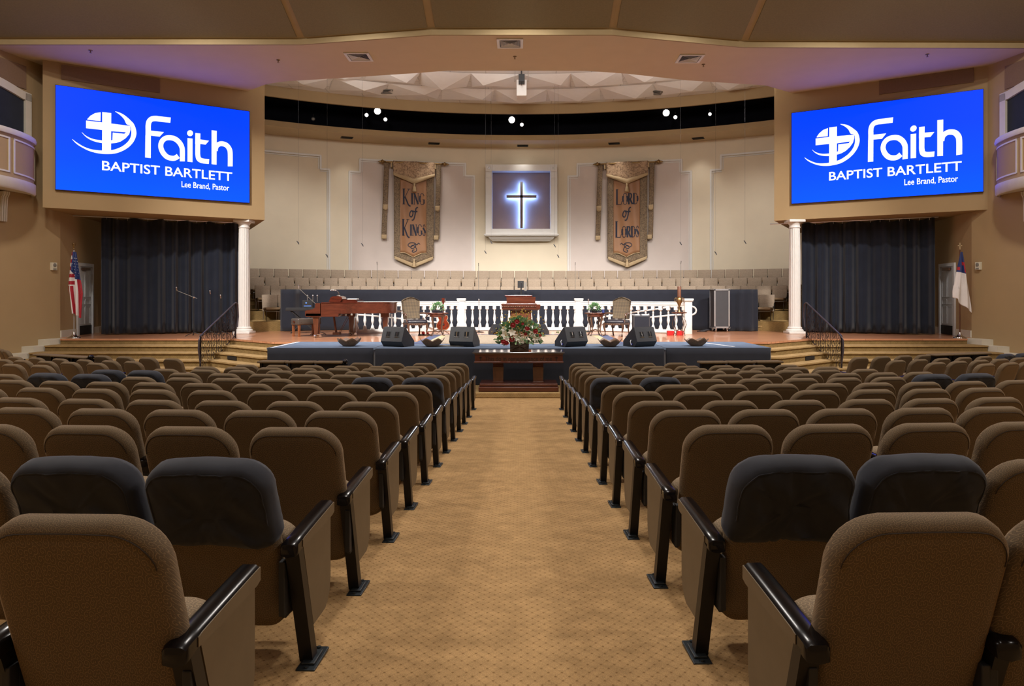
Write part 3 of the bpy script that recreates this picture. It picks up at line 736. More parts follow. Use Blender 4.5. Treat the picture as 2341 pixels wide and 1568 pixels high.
# ------------------------------------------------------------------ draped pit wall, stage extension
def drape_path(name, pts, z0, z1, mat, label, cat, fold=.02, waves=3.0, th=.03, seedd=1, group=None, flare=0.0, nv=8):
    P0 = [Vector((p[0], p[1])) for p in pts]; ds = [0]
    for a, b in zip(P0, P0[1:]): ds.append(ds[-1]+(b-a).length)
    L = ds[-1]; nu = max(8, int(L*10*max(1, waves/2)))
    def fn(u, v):
        t = u*L; j = max(i for i in range(len(ds)-1) if ds[i] <= t+1e-9); d = (P0[j+1]-P0[j]).normalized()
        p = P0[j]+d*(t-ds[j]); nn = Vector((d.y, -d.x)); w = t*waves
        k = fold*(math.sin(w*2.1+1.7*noise.noise(Vector((t*.8, seedd, 0))))+.7*math.sin(w*4.7+seedd+2*noise.noise(Vector((t*.5, 9+seedd, 0)))))*(.55+.45*(1-v)+flare*(1-v))
        k += fold*.9*noise.noise(Vector((t*1.3, v*2.0, seedd*3)))
        return (p.x+nn.x*k, p.y+nn.y*k, z0+(z1-z0)*v)
    mb = MB(); mb.grid(fn, nu, nv)
    o = mb.build(name, mat, smooth=60, solid=th)
    return tag(o, label, cat, group)
wallpts = [(-8.05, 23.75), (-7.6, 23.75), (-7.5, 24.1), (-5, 25.05), (-2.5, 25.6), (0, 25.85), (2.5, 25.6), (5, 25.05), (7.4, 24.25), (7.9, 24.05)]
drape_path('pit_drape', wallpts, SZ+.01, 2.35, 'navy', 'long dark navy cloth drape between white balustrade and choir', 'drape', .025, 1.6)
drape_path('pit_drape_end', [(6.9, 24.0), (7.35, 23.75), (7.95, 23.8)], SZ+.01, 2.35, 'navy', 'bunched dark drape end hanging beside the flight case', 'drape', .05, 4, seedd=5)
def stagebox(x0, x1, y0, y1, label, name='stage_extension'):
    r = empty(name, ((x0+x1)/2, y0, 0), 0, label, 'stage platform', 'cloth-skirted stage platforms')
    mb = MB(); mb.box(x0-(x0+x1)/2, x1-(x0+x1)/2, 0, y1-y0, SZ-.03, SZ+.006); mb.build('deck', 'stagecloth', r, 0)
    mb = MB(); c = (x0+x1)/2
    def fn(u, v):
        T = [(x0-c, y1-y0), (x0-c, 0), (x1-c, 0), (x1-c, y1-y0)]; Ls = [y1-y0, x1-x0, y1-y0]; t = u*sum(Ls)
        j = 0
        while j < 2 and t > Ls[j]: t -= Ls[j]; j += 1
        a, b = Vector(T[j]), Vector(T[j+1]); d = (b-a).normalized(); p = a+d*t; nn = Vector((d.y, -d.x))
        k = .012*noise.noise(Vector((u*sum(Ls)*1.2, v, x0)))*(1-v)+.012*(1-v)
        return (p.x+nn.x*k, p.y+nn.y*k, .01+(SZ-.006)*v)
    mb.grid(fn, 90, 6); mb.build('skirt', 'navy', r, 40, solid=.01)
stagebox(-5.82, -3.37, 16.22, 18.385, 'dark cloth-skirted platform section at the piano end of the stage extension')
stagebox(-3.345, 3.285, 16.05, 18.385, 'wide dark cloth-skirted platform section behind the communion table')
stagebox(3.31, 5.74, 16.25, 18.385, 'dark cloth-skirted platform section at the flight case end of the stage extension')
tag(MB().prism([(-5.82+.05, 16.3), (-5.82+.12, 16.3), (-5.70, 18.3), (-5.77, 18.3)], SZ+.006, SZ+.010).build('gaffer_tape', 'paper', smooth=0), 'white tape line along the piano end of the stage extension', 'tape', 'tape lines on the stage extension')
tag(MB().prism([(4.95, 16.6), (5.02, 16.6), (4.55, 18.4), (4.48, 18.4)], SZ+.006, SZ+.010).build('gaffer_tape', 'paper', smooth=0), 'white slanting tape line beside the bowl at the flight case end', 'tape', 'tape lines on the stage extension')
rg = empty('stage_rug', (0, 0, SZ+.006), 0, 'patterned beige rug with navy and cream borders under the pulpit', 'rug')
MB().box(-2.68, 2.6, 17.4, 21.6, 0, .008).build('border', 'rugnavy', rg, 0); MB().box(-2.4, 2.32, 17.5, 21.3, .004, .010).build('inner_band', 'rugcream', rg, 0)
MB().box(-2.2, 2.12, 17.56, 21.1, .008, .012).build('field', 'rug', rg, 0)

# ------------------------------------------------------------------ balustrade
bal = empty('white_balustrade', (0, 23.6, SZ), 0, 'long white balustrade with turned balusters in front of the dark drape', 'balustrade')
O = Vector((0, 23.6, SZ))
BP = [(-5.28, 22.3), (-2.03, 24.2), (1.97, 24.2), (5.24, 22.25)]
prof = [(.052, 0), (.052, .14), (.035, .155), (.03, .165), (.062, .26), (.064, .30), (.05, .40), (.034, .50), (.030, .53), (.04, .54), (.04, .555), (.03, .565), (.035, .60), (.056, .615)]
bm_ = None
for si, (a, b) in enumerate(zip(BP, BP[1:])):
    a, b = Vector(a), Vector(b); L = (b-a).length; th = math.atan2(b.y-a.y, b.x-a.x)
    T = Matrix.Translation(Vector((a.x-O.x, a.y-O.y, 0))) @ Matrix.Rotation(th, 4, 'Z')
    mb = MB(); mb.box(.08, L-.08, -.065, .065, .90, .96, T, .012); mb.box(.08, L-.08, -.05, .05, .855, .90, T); mb.box(.08, L-.08, -.075, .075, .965, 1.01, T, .012)
    mb.build('top_rail', 'white', bal, 40)
    MB().box(.08, L-.08, -.05, .05, .015, .12, T, .01).build('bottom_rail', 'white', bal, 40)
    n = int(round(L/.2485)); 
    for k in range(n):
        x = (k+.5)*L/n
        if x < .12 or x > L-.12: continue
        if bm_ is None:
            mb = MB(); mb.box(-.055, .055, -.055, .055, .74, .86); mb.box(-.052, .052, -.052, .052, .11, .16)
            mb.lathe([(.052, .15), (.053, .19), (.038, .245), (.024, .265), (.022, .30), (.040, .35), (.050, .405), (.044, .46), (.033, .54), (.021, .62), (.033, .635), (.033, .652), (.020, .662), (.024, .70), (.044, .735), (.053, .745)], 12)
            bm_ = mb.build('baluster', 'white', bal, 35); bb = bm_
        else: bb = bm_.copy(); COL.objects.link(bb); bb.parent = bal
        bb.location = T @ Vector((x, 0, 0)); bb.rotation_euler = (0, 0, th)
for k, (x, y) in enumerate(BP):
    mb = MB(); T = xf((x-O.x, y-O.y, 0))
    mb.box(-.11, .11, -.11, .11, 0, 1.02, T, .006); mb.box(-.14, .14, -.14, .14, 1.02, 1.05, T, .01); mb.box(-.155, .155, -.155, .155, 1.05, 1.11, T, .02)
    mb.build('newel_post', 'white', bal, 35)
for s, lab in ((-1, 'piano'), (1, 'flight case')):
    mb = MB()
    X0 = s*2.55; X1 = s*5.1; y = 23.6 if s > 0 else 23.3
    for dz in (0, -.28): mb.tube([(X0, y, SZ+.37+dz*.6), (X0+s*.1, y, SZ+.48+dz*.6), (X1-s*.1, y, SZ+1.08-.25+dz), (X1+s*.25, y, SZ+.85+dz)], .03, 6)
    mb.tube([*smoothpath([(X1+s*.25, y-.2, SZ+.85), (X1+s*.50, y-.3, SZ+.85), (X1+s*.62, y-.3, SZ+.80), (X1+s*.66, y-.3, SZ+.71), (X1+s*.62, y-.3, SZ+.62), (X1+s*.50, y-.3, SZ+.57), (X1+s*.25, y-.2, SZ+.57)], 4)], .03, 6)
    for xx in (X0+s*.6, X0+s*1.7): mb.tube([(xx, y, SZ), (xx, y, SZ+.6)], .025, 6)
    tag(mb.build('ramp_handrail', 'white', None, 40), 'white sloping ramp handrail behind the %s half of the balustrade' % lab, 'handrail', 'ramp handrails')

# ------------------------------------------------------------------ fluted columns
def column(x, y, label):
    r = empty('fluted_column', (x, y, SZ), 0, label, 'column', 'white fluted columns')
    mb = MB(); n = 72; rings = []
    for z, rr in ((.2, .185), (.3, .178), (1.5, .178), (2.6, .17), (3.35, .155)):
        rings.append([((rr-.012*max(0, math.cos(i/n*2*PI*18)))*math.cos(2*PI*i/n), (rr-.012*max(0, math.cos(i/n*2*PI*18)))*math.sin(2*PI*i/n), z) for i in range(n)])
    mb.loft(rings); mb.build('shaft', 'white', r, 60)
    mb = MB(); mb.box(-.27, .27, -.27, .27, 0, .07, bev=.01); mb.lathe([(.26, .07), (.27, .10), (.25, .13), (.215, .15), (.215, .165), (.225, .18), (.20, .21), (.185, .215)], 28); mb.build('base', 'white', r, 40)
    mb = MB(); mb.lathe([(.155, 3.33), (.175, 3.35), (.175, 3.37), (.16, 3.39), (.16, 3.44), (.20, 3.49), (.22, 3.52)], 28); mb.box(-.25, .25, -.25, .25, 3.52, 3.6, bev=.01); mb.build('capital', 'white', r, 40)
column(-8.79, 22.5, 'white fluted column beside the stairs at the piano end'); column(8.69, 22.5, 'white fluted column beside the stairs at the flight case end')

# ------------------------------------------------------------------ curtains
def curtain(pts, label, s):
    r = empty('stage_curtain', (pts[0][0], pts[0][1], SZ), 0, label, 'curtain', 'black curtains under the screens'); o = Vector((pts[0][0], pts[0][1], SZ))
    P0 = [Vector(p)-o.xy for p in pts]; L = (P0[1]-P0[0]).length; d = (P0[1]-P0[0]).normalized(); nn = Vector((d.y, -d.x))
    def fn(u, v):
        t = u*L; f = noise.noise(Vector((t*.9, s, 0)))*3
        k = (.075*math.sin(t*14+f*1.6)+.04*math.sin(t*29+f*2+1))*(.75+.5*(1-v))*(.4 if v > .97 else 1)+.05*noise.noise(Vector((t*1.1, v*1.5, s)))
        p = P0[0]+d*(t*(1+.03*(1-v)*0))+nn*k
        return (p.x, p.y, .04+(3.50+.03*math.sin(t*9))*v)
    mb = MB(); mb.grid(fn, 620, 10); mb.build('drape', 'curtain', r, 70, solid=.012)
    mb = MB(); a, b = P0[0]-d*1.0, P0[1]+d*.1
    mb.tube([(a.x, a.y, 3.585), (b.x, b.y, 3.585)], .02, 6)
    mb.build('rod', 'alu', r)
    mb = MB()
    for k in range(14):
        p = P0[0].lerp(P0[1], (k+.5)/14); mb.tube([(p.x, p.y, 3.6), (p.x, p.y, 3.50)], .008, 4)
    mb.build('hook_chain', 'alu', r)
curtain([(-12.7, 21.45), (-9.25, 23.2)], 'black floor-length curtain under the screen on the piano side', 1)
curtain([(9.2, 23.2), (12.55, 21.5)], 'black floor-length curtain under the screen on the flight case side', 2)

# ------------------------------------------------------------------ screens
def planeuv(B0, B1, off):
    d = (B1-B0).normalized(); n = Vector((d.y, -d.x))
    if n.y > 0: n = -n
    return B0+n*off, d, n
Bo, Bd, Bn = planeuv(LB0, LB1, .09)
def px2uv(px, py):
    k = (px-CX)/F; t = (k*Bo.y-Bo.x)/(Bd.x-k*Bd.y); p = Bo+Bd*t
    return t, EZ-(py-HY)*p.y/F
u0, zt = px2uv(126, 192); u1, zt2 = px2uv(571, 255); _, zb = px2uv(126, 433); _, zb2 = px2uv(571, 465)
SW, SH, ZB = u1-u0, (zt+zt2-zb-zb2)/2, (zb+zb2)/2
def lg(X, Y):
    u, z = px2uv(140+X/5.574, 230+Y/5.574); return (u-u0, z-ZB)
def screen(origin, th, label):
    r = empty('led_screen', origin, th, label, 'screen', 'large screens either side of the stage')
    MB().box(0, SW, -.0, .08, 0, SH).build('housing', 'black', r, 0)
    MB().face([(.015, -.004, .015), (SW-.015, -.004, .015), (SW-.015, -.004, SH-.015), (.015, -.004, SH-.015)]).build('display', 'screen', r, 0)
    pl = lambda u, v: Vector((u, -.012, v))
    mb = MB()
    def poly(pts): mb.face([pl(*lg(*p)) for p in pts])
    poly([(522, 147), (637, 160), (634, 668), (520, 672)])
    poly([(316, 255), (522, 278), (522, 375), (316, 352)]); poly([(637, 293), (832, 318), (880, 322), (850, 405), (637, 391)])
    poly([(330, 238), (370, 195), (430, 160), (503, 150), (500, 262), (338, 245)])
    poly([(656, 408), (805, 424), (815, 410), (850, 392), (880, 322), (883, 370), (865, 430), (820, 480), (760, 520), (700, 540), (636, 546), (636, 507), (652, 503)])
    def band(A, B):
        A, B = smoothpath(A, 5), smoothpath(B, 5); n = min(len(A), len(B))
        V = [(mb.bm.verts.new(pl(*lg(*A[i]))), mb.bm.verts.new(pl(*lg(*B[i])))) for i in range(n)]
        for i in range(n-1): mb._f([V[i][0], V[i+1][0], V[i+1][1], V[i][1]])
    band([(263, 402), (300, 438), (360, 472), (430, 495), (522, 508)], [(263, 408), (305, 455), (365, 497), (440, 526), (522, 543)])
    band([(140, 490), (200, 535), (280, 583), (360, 615), (440, 630), (520, 636), (634, 632), (720, 610), (800, 568), (860, 510), (888, 450), (893, 390), (880, 322), (832, 300), (800, 238), (750, 185), (688, 142)],
         [(142, 498), (195, 552), (275, 603), (365, 645), (460, 670), (560, 681), (680, 675), (780, 642), (865, 588), (925, 518), (955, 440), (952, 370), (925, 300), (880, 250), (830, 205), (770, 165), (688, 136)])
    mb.build('emblem', 'text', r, 0)
    mb = MB()
    poly2 = lambda pts: mb.face([pl(*lg(*p)) for p in pts])
    def st(pts, w):
        P0 = smoothpath(pts, 6); L, R = [], []
        for i, p in enumerate(P0):
            d = (P0[min(i+1, len(P0)-1)]-P0[max(i-1, 0)]).normalized(); nn = Vector((-d.y, d.x))*w/2
            L.append(mb.bm.verts.new(pl(*lg(*(p+nn))))); R.append(mb.bm.verts.new(pl(*lg(*(p-nn)))))
        for i in range(len(P0)-1): mb._f([L[i], L[i+1], R[i+1], R[i]])
    poly2([(1068, 725), (1072, 440), (1142, 447), (1140, 733)]); st([(1107, 446), (1108, 380), (1108, 320), (1118, 270), (1150, 237), (1200, 229), (1260, 236), (1392, 250)], 68)
    poly2([(1142, 383), (1308, 402), (1253, 460), (1142, 447)])
    st([(1490, 706), (1450, 732), (1405, 735), (1345, 715), (1295, 662), (1268, 590), (1280, 525), (1325, 482), (1390, 474), (1455, 492), (1508, 540), (1538, 600), (1543, 660), (1542, 775)], 64)
    poly2([(1608, 478), (1673, 485), (1672, 785), (1608, 778)])
    mb.face([pl(*lg(1641+38*math.cos(i/20*2*PI), 416+38*math.sin(i/20*2*PI))) for i in range(20)])
    poly2([(1708, 413), (1772, 420), (1770, 560), (1706, 552)]); poly2([(1770, 495), (1882, 512), (1838, 562), (1770, 553)])
    st([(1739, 550), (1738, 640), (1740, 700), (1755, 745), (1800, 768), (1882, 777)], 62)
    poly2([(1915, 378), (1981, 386), (1978, 817), (1915, 810)]); st([(1962, 640), (1972, 590), (2005, 558), (2050, 550), (2105, 570), (2142, 620), (2152, 680), (2152, 838)], 62)
    mb.build('wordmark', 'text', r, 0)
    a, b = lg(520, 826), lg(2178, 970); h = (lg(520, 765)[1]-lg(520, 887)[1])
    tw = lambda t: (lambda V: max(v[0] for v in V)-min(v[0] for v in V))(text_pts(t, .012)[0])
    w1, w2, wf = tw('BAPTIST'), tw('BARTLETT'), tw('BAPTIST BARTLETT'); L_ = b[0]-a[0]
    mb = MB(); add_text(mb, 'BAPTIST', a[0], a[0]+L_*w1/wf, a[1]-h/2, a[1]+h/2, pl, .012); mb.build('caption_lettering', 'text', r, 0)
    mb = MB(); add_text(mb, 'BARTLETT', b[0]-L_*w2/wf, b[0], a[1]-h/2, a[1]+h/2, pl, .012); mb.build('caption_lettering', 'text', r, 0)
    a, b = lg(1532, 1066), lg(2140, 1110); h = lg(1532, 1033)[1]-lg(1532, 1112)[1]
    mb = MB(); add_text(mb, 'Lee Brand, Pastor', a[0], b[0], a[1]-h*.62, a[1]+h*.5, pl, .01); mb.build('small_lettering', 'text', r, 0)
th = math.atan2(Bd.y, Bd.x); p = Bo+Bd*u0
screen((p.x, p.y, ZB), th, 'large blue faith screen on the wall above the flag with stars, piano side')
Ro, Rd, Rn = planeuv(RB1, RB0, .09); k = (1809-CX)/F; t = (k*Ro.y-Ro.x)/(Rd.x-k*Rd.y); p = Ro+Rd*t
screen((p.x, p.y, ZB), math.atan2(Rd.y, Rd.x), 'large blue faith screen on the wall above the white flag, flight case side')
def wallpanel(name, O0, d, n, ua, ub, za, zb_, th, mat, label, cat):
    a = O0+d*ua; b = O0+d*ub
    mb = MB(); mb.prism([a, b, b+n*th, a+n*th], za, zb_, 'z')
    o = mb.build(name, mat, None, 0)
    return tag(o, label, cat)
def uz(O0, d, px, py):
    k = (px-CX)/F; t = (k*O0.y-O0.x)/(d.x-k*d.y); p = O0+d*t
    return t, EZ-(py-HY)*p.y/F
O0, d0, n0 = planeuv(LB0, LB1, 0.002)
ua, za = uz(O0, d0, 140, 181); ub, zb_ = uz(O0, d0, 365, 214); _, zt_ = uz(O0, d0, 140, 148)
wallpanel('speaker_grille', O0, d0, n0, ua, ub, za, zt_, .03, 'speakfab', 'taupe cloth speaker grille above the screen on the piano side', 'speaker grille')
O0, d0, n0 = planeuv(RB1, RB0, 0.002)
ua, za = uz(O0, d0, 2010, 219); ub, zb_ = uz(O0, d0, 2226, 188); _, zt_ = uz(O0, d0, 2226, 155)
wallpanel('speaker_grille', O0, d0, n0, ua, ub, zb_, zt_, .03, 'speakfab', 'taupe cloth speaker grille above the screen on the flight case side', 'speaker grille')

# ------------------------------------------------------------------ side balconies
def balcony(sg, label):
    a = Vector((-13.2, 20.3)); d = Vector((-5.1, -24.3)).normalized(); k = 1.0 if sg < 0 else RK
    def w(s, n, z):
        p = a+d*s+Vector((-d.y, d.x))*-n*-1 if False else a+d*s+Vector((.979, -.205))*n
        return Vector((p.x*k, p.y, z))
    s0, s1 = 1.2, 5.0; sm = (s0+s1)/2
    r = empty('side_balcony', w(sm, 0, 4.9), 0, label, 'balcony', 'curved side wall balconies'); o = Vector(w(sm, 0, 4.9))
    def arch(s, lo=7.42, hi=7.72): return lo+(hi-lo)*(1-((s-sm)/((s1-s0)/2))**2)
    N = 16
    mb = MB()
    for i in range(N):
        sa, sb = s0+(s1-s0)*i/N, s0+(s1-s0)*(i+1)/N
        mb.loft([[w(sa, .01, 6.2)-o, w(sb, .01, 6.2)-o, w(sb, .01, arch(sb))-o, w(sa, .01, arch(sa))-o], [w(sa, .03, 6.2)-o, w(sb, .03, 6.2)-o, w(sb, .03, arch(sb))-o, w(sa, .03, arch(sa))-o]])
    mb.build('curtain', 'curtain', r, 0)
    mb = MB()
    for i in range(N):
        sa, sb = s0-.18+(s1-s0+.36)*i/N, s0-.18+(s1-s0+.36)*(i+1)/N
        mb.loft([[w(s, n, arch(max(min(s, s1), s0))+dz)-o for n, dz in ((0, -.02), (.1, -.02), (.1, .2), (0, .2))] for s in (sa, sb)])
    for s in (s0, s1): mb.loft([[w(s+e, n, z)-o for e, n in ((-.18, 0), (-.18, .1), (.0, .1), (0, 0))] if s == s0 else [w(s+e, n, z)-o for e, n in ((0, 0), (0, .1), (.18, .1), (.18, 0))] for z in (6.2, 7.6)])
    mb.build('arch_frame', 'trim', r, 30)
    def cv(t): return (s0-.25+(s1-s0+.5)*t, 1.02*math.sin(PI*t)**.6)
    mb = MB()
    def sweep(prof, t0=0.0, t1=1.0, n=28):
        mb.loft([[w(cv(t)[0], max(cv(t)[1]+dn, 0), z)-o for dn, z in prof] for t in [t0+(t1-t0)*i/n for i in range(n+1)]])
    sweep([(-.12, 5.0), (0, 5.0), (0, 6.2), (-.12, 6.2)]); mb.build('parapet', 'speakfab' if False else 'wall', r, 50)
    mb = MB(); sweep([(-.16, 6.18), (.06, 6.18), (.09, 6.25), (.06, 6.32), (-.16, 6.32)]); mb.build('top_rail', 'trim', r, 50)
    mb = MB(); sweep([(-.9, 4.9), (.02, 4.82), (.06, 4.86), (.06, 5.1), (-.9, 5.1)]); mb.build('bottom_band', 'trim', r, 50)
    for q in range(3):
        t0 = .03+.32*q; t1 = t0+.29
        mb = MB()
        for za, zb2 in ((5.22, 5.26), (6.06, 6.10)): sweep([(.0, za), (.02, za), (.02, zb2), (0, zb2)], t0, t1, 8)
        for ta in (t0, t1-.012): sweep([(.0, 5.22), (.02, 5.22), (.02, 6.10), (0, 6.10)], ta, ta+.012, 2)
        mb.build('panel_moulding', 'trim', r, 40)
    for s in (1.85, 4.3):
        mb = MB(); prof2 = [(.02, 4.08), (.10, 4.08), (.11, 4.45), (.13, 4.7), (.18, 4.78), (.19, 4.85), (.02, 4.85)]
        mb.loft([[w(s+e, n, z)-o for n, z in prof2] for e in (-.10, .10)])
        for e in (-.065, 0, .065): mb.loft([[w(s+e+q, n+.02, z)-o for n, z in prof2] for q in (-.012, .012)])
        mb.build('corbel', 'trim', r, 40)
    gr = MB(); gr.loft([[w(s, n, z) for s, n in ((1.12, 0), (1.12, .03), (6.2, .03), (6.2, 0))] for z in (8.35-.0, 8.35-.62)])
    tag(gr.build('wall_grille', 'speakfab', None, 0), 'taupe cloth panel high on the side wall above the %s balcony' % SIDE[sg].replace(' side', ''), 'wall panel', 'cloth panels above the balconies')
balcony(-1, 'curved cream balcony with black curtain on the piano side wall'); balcony(1, 'curved cream balcony with black curtain on the flight case side wall')

# wall skirting blocks that step down with the stairs, baseboards
for sg in (-1, 1):
    k = 1.0 if sg < 0 else RK
    a = Vector((-13.2, 20.3)); d = Vector((-5.1, -24.3)).normalized(); n = Vector((.979, -.205))
    mb = MB(); zs = SZ
    for i in range(6):
        sa, sb = [0, .73, 1.24, 1.72, 2.2, 2.7, 3.2][i:i+2]
        ztop = SZ-.01-.16*i
        q = [a+d*sa, a+d*sb, a+d*sb+n*.40, a+d*sa+n*.40]; q = [(p.x*k, p.y) for p in q]
        mb.prism(q, 0, ztop, 'z')
    struct(mb.build('baseboard_%s' % ('left' if sg < 0 else 'right'), 'trim', smooth=0))
    mb = MB()
    for p0, p1 in (((-13.2, 20.3), (-13.405, 21.34)), ((-13.63, 22.52), (-13.7, 22.95)), ((-13.7, 22.95), (-14.0, 23.9))):
        p0, p1 = Vector(p0), Vector(p1); dd = (p1-p0).normalized(); nn = Vector((dd.y, -dd.x))*.03
        mb.prism([(q.x*k, q.y) for q in (p0, p1, p1+nn, p0+nn)], SZ, SZ+.2, 'z')
    struct(mb.build('baseboard_recess_%s' % ('left' if sg < 0 else 'right'), 'trim', smooth=0))
# recess doors
def door(sg, n_):
    k = 1.0 if sg < 0 else RK
    a = Vector((-13.405, 21.35)); b = Vector((-13.62, 22.5)); dd = (b-a).normalized(); nn = Vector((dd.y, -dd.x))
    L = (b-a).length
    def w(s, n, z): p = a+dd*s+nn*n; return Vector((p.x*k, p.y, z))
    def bx(mb, s0, s1, n0_, n1_, z0, z1): mb.loft([[w(s, n, z) for s, n in ((s0, n0_), (s1, n0_), (s1, n1_), (s0, n1_))] for z in (z0, z1)])
    o = w(0, 0, SZ); r = empty('door_%d' % n_, o); r['kind'] = 'structure'
    def fin(mb, nm, mt):
        ob = mb.build(nm, mt, None, 0)
        for v in ob.data.vertices: v.co -= o
        ob.parent = r
        return ob
    mb = MB(); bx(mb, 0, .1, 0, .06, SZ, SZ+2.1); bx(mb, L-.1, L, 0, .06, SZ, SZ+2.1); bx(mb, 0, L, 0, .06, SZ+2.1, SZ+2.2); fin(mb, 'door_frame', 'door')
    mb = MB(); bx(mb, .1, L-.1, 0, .02, SZ+.01, SZ+2.1)
    for s0, s1 in ((.2, L*.5-.03), (L*.5+.03, L-.2)):
        for z0, z1 in ((.32, .86), (.93, 1.08), (1.15, 1.95)):
            bx(mb, s0, s1, .02, .032, SZ+z0, SZ+z0+.015); bx(mb, s0, s1, .02, .032, SZ+z1, SZ+z1+.015); bx(mb, s0, s0+.015, .02, .032, SZ+z0, SZ+z1); bx(mb, s1-.015, s1, .02, .032, SZ+z0, SZ+z1)
    fin(mb, 'door_leaf', 'door')
    mb = MB(); bx(mb, .1, L-.1, .02, .03, SZ+.01, SZ+.28); fin(mb, 'kick_plate', 'black')
    mb = MB(); bx(mb, .3, .75, .03, .12, SZ+1.98, SZ+2.06); fin(mb, 'door_closer', 'carved')
door(-1, 1); door(1, 2)
M['blueplug'] = plain('blue_plug', C(50, 60, 170), .4, var=0)
M['void'] = plain('void_black', C(6, 6, 8), .9, var=0)

# ------------------------------------------------------------------ cross niche
pc = cyl(1191, 455, 20.4)
def niche():
    yb = YC+20.4; y0 = yb-.52
    r = empty('cross_niche', (0, y0, 0), 0, 'white framed wall niche with sill behind the glowing cross', 'niche')
    q = lambda px, py: ((px-CX)*y0/F, EZ-(py-HY)*y0/F)
    x0, z1 = q(1110, 376); x1, z0 = q(1274, 535); ix0, iz1 = q(1125, 390.5); ix1, iz0 = q(1258, 523)
    mb = MB(); D = .56
    mb.box(x0, x1, 0, D, iz1, z1); mb.box(x0, ix0, 0, D, z0, iz1); mb.box(ix1, x1, 0, D, z0, iz1); mb.box(ix0, ix1, 0, D, z0, iz0)
    mb.build('surround', 'white', r, 0)
    mb = MB(); mb.box(ix0-.01, ix1+.01, .44, .47, iz0-.01, iz1+.01); mb.build('back_panel', 'nichewall', r, 0)
    for cx in ((x0+ix0)/2, (x1+ix1)/2):
        mb = MB(); w = (ix0-x0)/2
        mb.box(cx-w, cx+w, -.05, 0, z1-2*w-.02, z1+.0, bev=.01); T = xf((cx, -.05, z1-w-.01), 0, PI/2)
        mb.lathe([(w*.75, 0), (w*.75, .012), (w*.6, .02), (w*.5, .008), (w*.3, .012), (w*.2, .04), (.01, .05)], 20, T)
        mb.box(cx-w*.8, cx+w*.8, -.03, 0, z1-2*w-.3, z1-2*w-.06, bev=.008)
        mb.box(cx-w*.8, cx+w*.8, -.025, 0, z0+.3, z1-2*w-.34); mb.box(cx-w*.45, cx+w*.45, -.035, -.02, z0+.35, z1-2*w-.4)
        mb.box(cx-w, cx+w, -.04, 0, z0, z0+.3)
        if cx < 0: mb.box(x0, ix0+.33, -.03, .0, z0, z0+.22)
        else: mb.box(ix1-.33, x1, -.03, .0, z0, z0+.22)
        mb.build('pilaster', 'white', r, 35)
    mb = MB(); zz = z0
    for i, (dz0, dz1, e) in enumerate([(0, -.05, .06), (-.05, -.08, .02), (-.08, -.20, -.08), (-.20, -.28, -.2)]):
        mb.loft([[(x0-e, -e-.03, zz+dz0), (x1+e, -e-.03, zz+dz0), (x1+e, D, zz+dz0), (x0-e, D, zz+dz0)], [(x0-e+(.1 if i > 1 else 0), -e-.03+(.1 if i > 1 else 0), zz+dz1), (x1+e-(.1 if i > 1 else 0), -e-.03+(.1 if i > 1 else 0), zz+dz1), (x1+e-(.1 if i > 1 else 0), D, zz+dz1), (x0-e+(.1 if i > 1 else 0), D, zz+dz1)]])
    mb.build('sill', 'white', r, 0)
    # cross
    yc = y0+.245; q2 = lambda px, py: ((px-CX)*yc/F, EZ-(py-HY)*yc/F)
    c = empty('lit_cross', (0, yc, 0), 0, 'dark wooden cross with cold blue halo light in the white niche', 'cross')
    a0, zt = q2(1189.2, 415); a1, zb = q2(1195.2, 521.5); h0, hz1 = q2(1158, 446); h1, hz0 = q2(1226.5, 452)
    a0 += .0; 
    mb = MB(); mb.box(a0, a1, 0, .06, zb, zt, bev=.004); mb.box(h0, h1, 0, .058, hz0, hz1, bev=.004); mb.build('cross_body', 'mahogz', c, 0)
    mb = MB(); e = .018
    mb.box(a0+e, a1-e, .062, .08, zb+e, zt-e); mb.box(h0+e, a0, .062, .08, hz0+e, hz1-e); mb.box(a1, h1-e, .062, .08, hz0+e, hz1-e); mb.build('led_strip', 'led', c, 0)
    mb = MB(); mb.box((a0+a1)/2-.02, (a0+a1)/2+.02, .08, .2, hz0, hz1); mb.build('standoff', 'black', c, 0)
M['nichewall'] = plain('mauve_niche_paint', C(136, 114, 104), .85, var=.02)
niche()

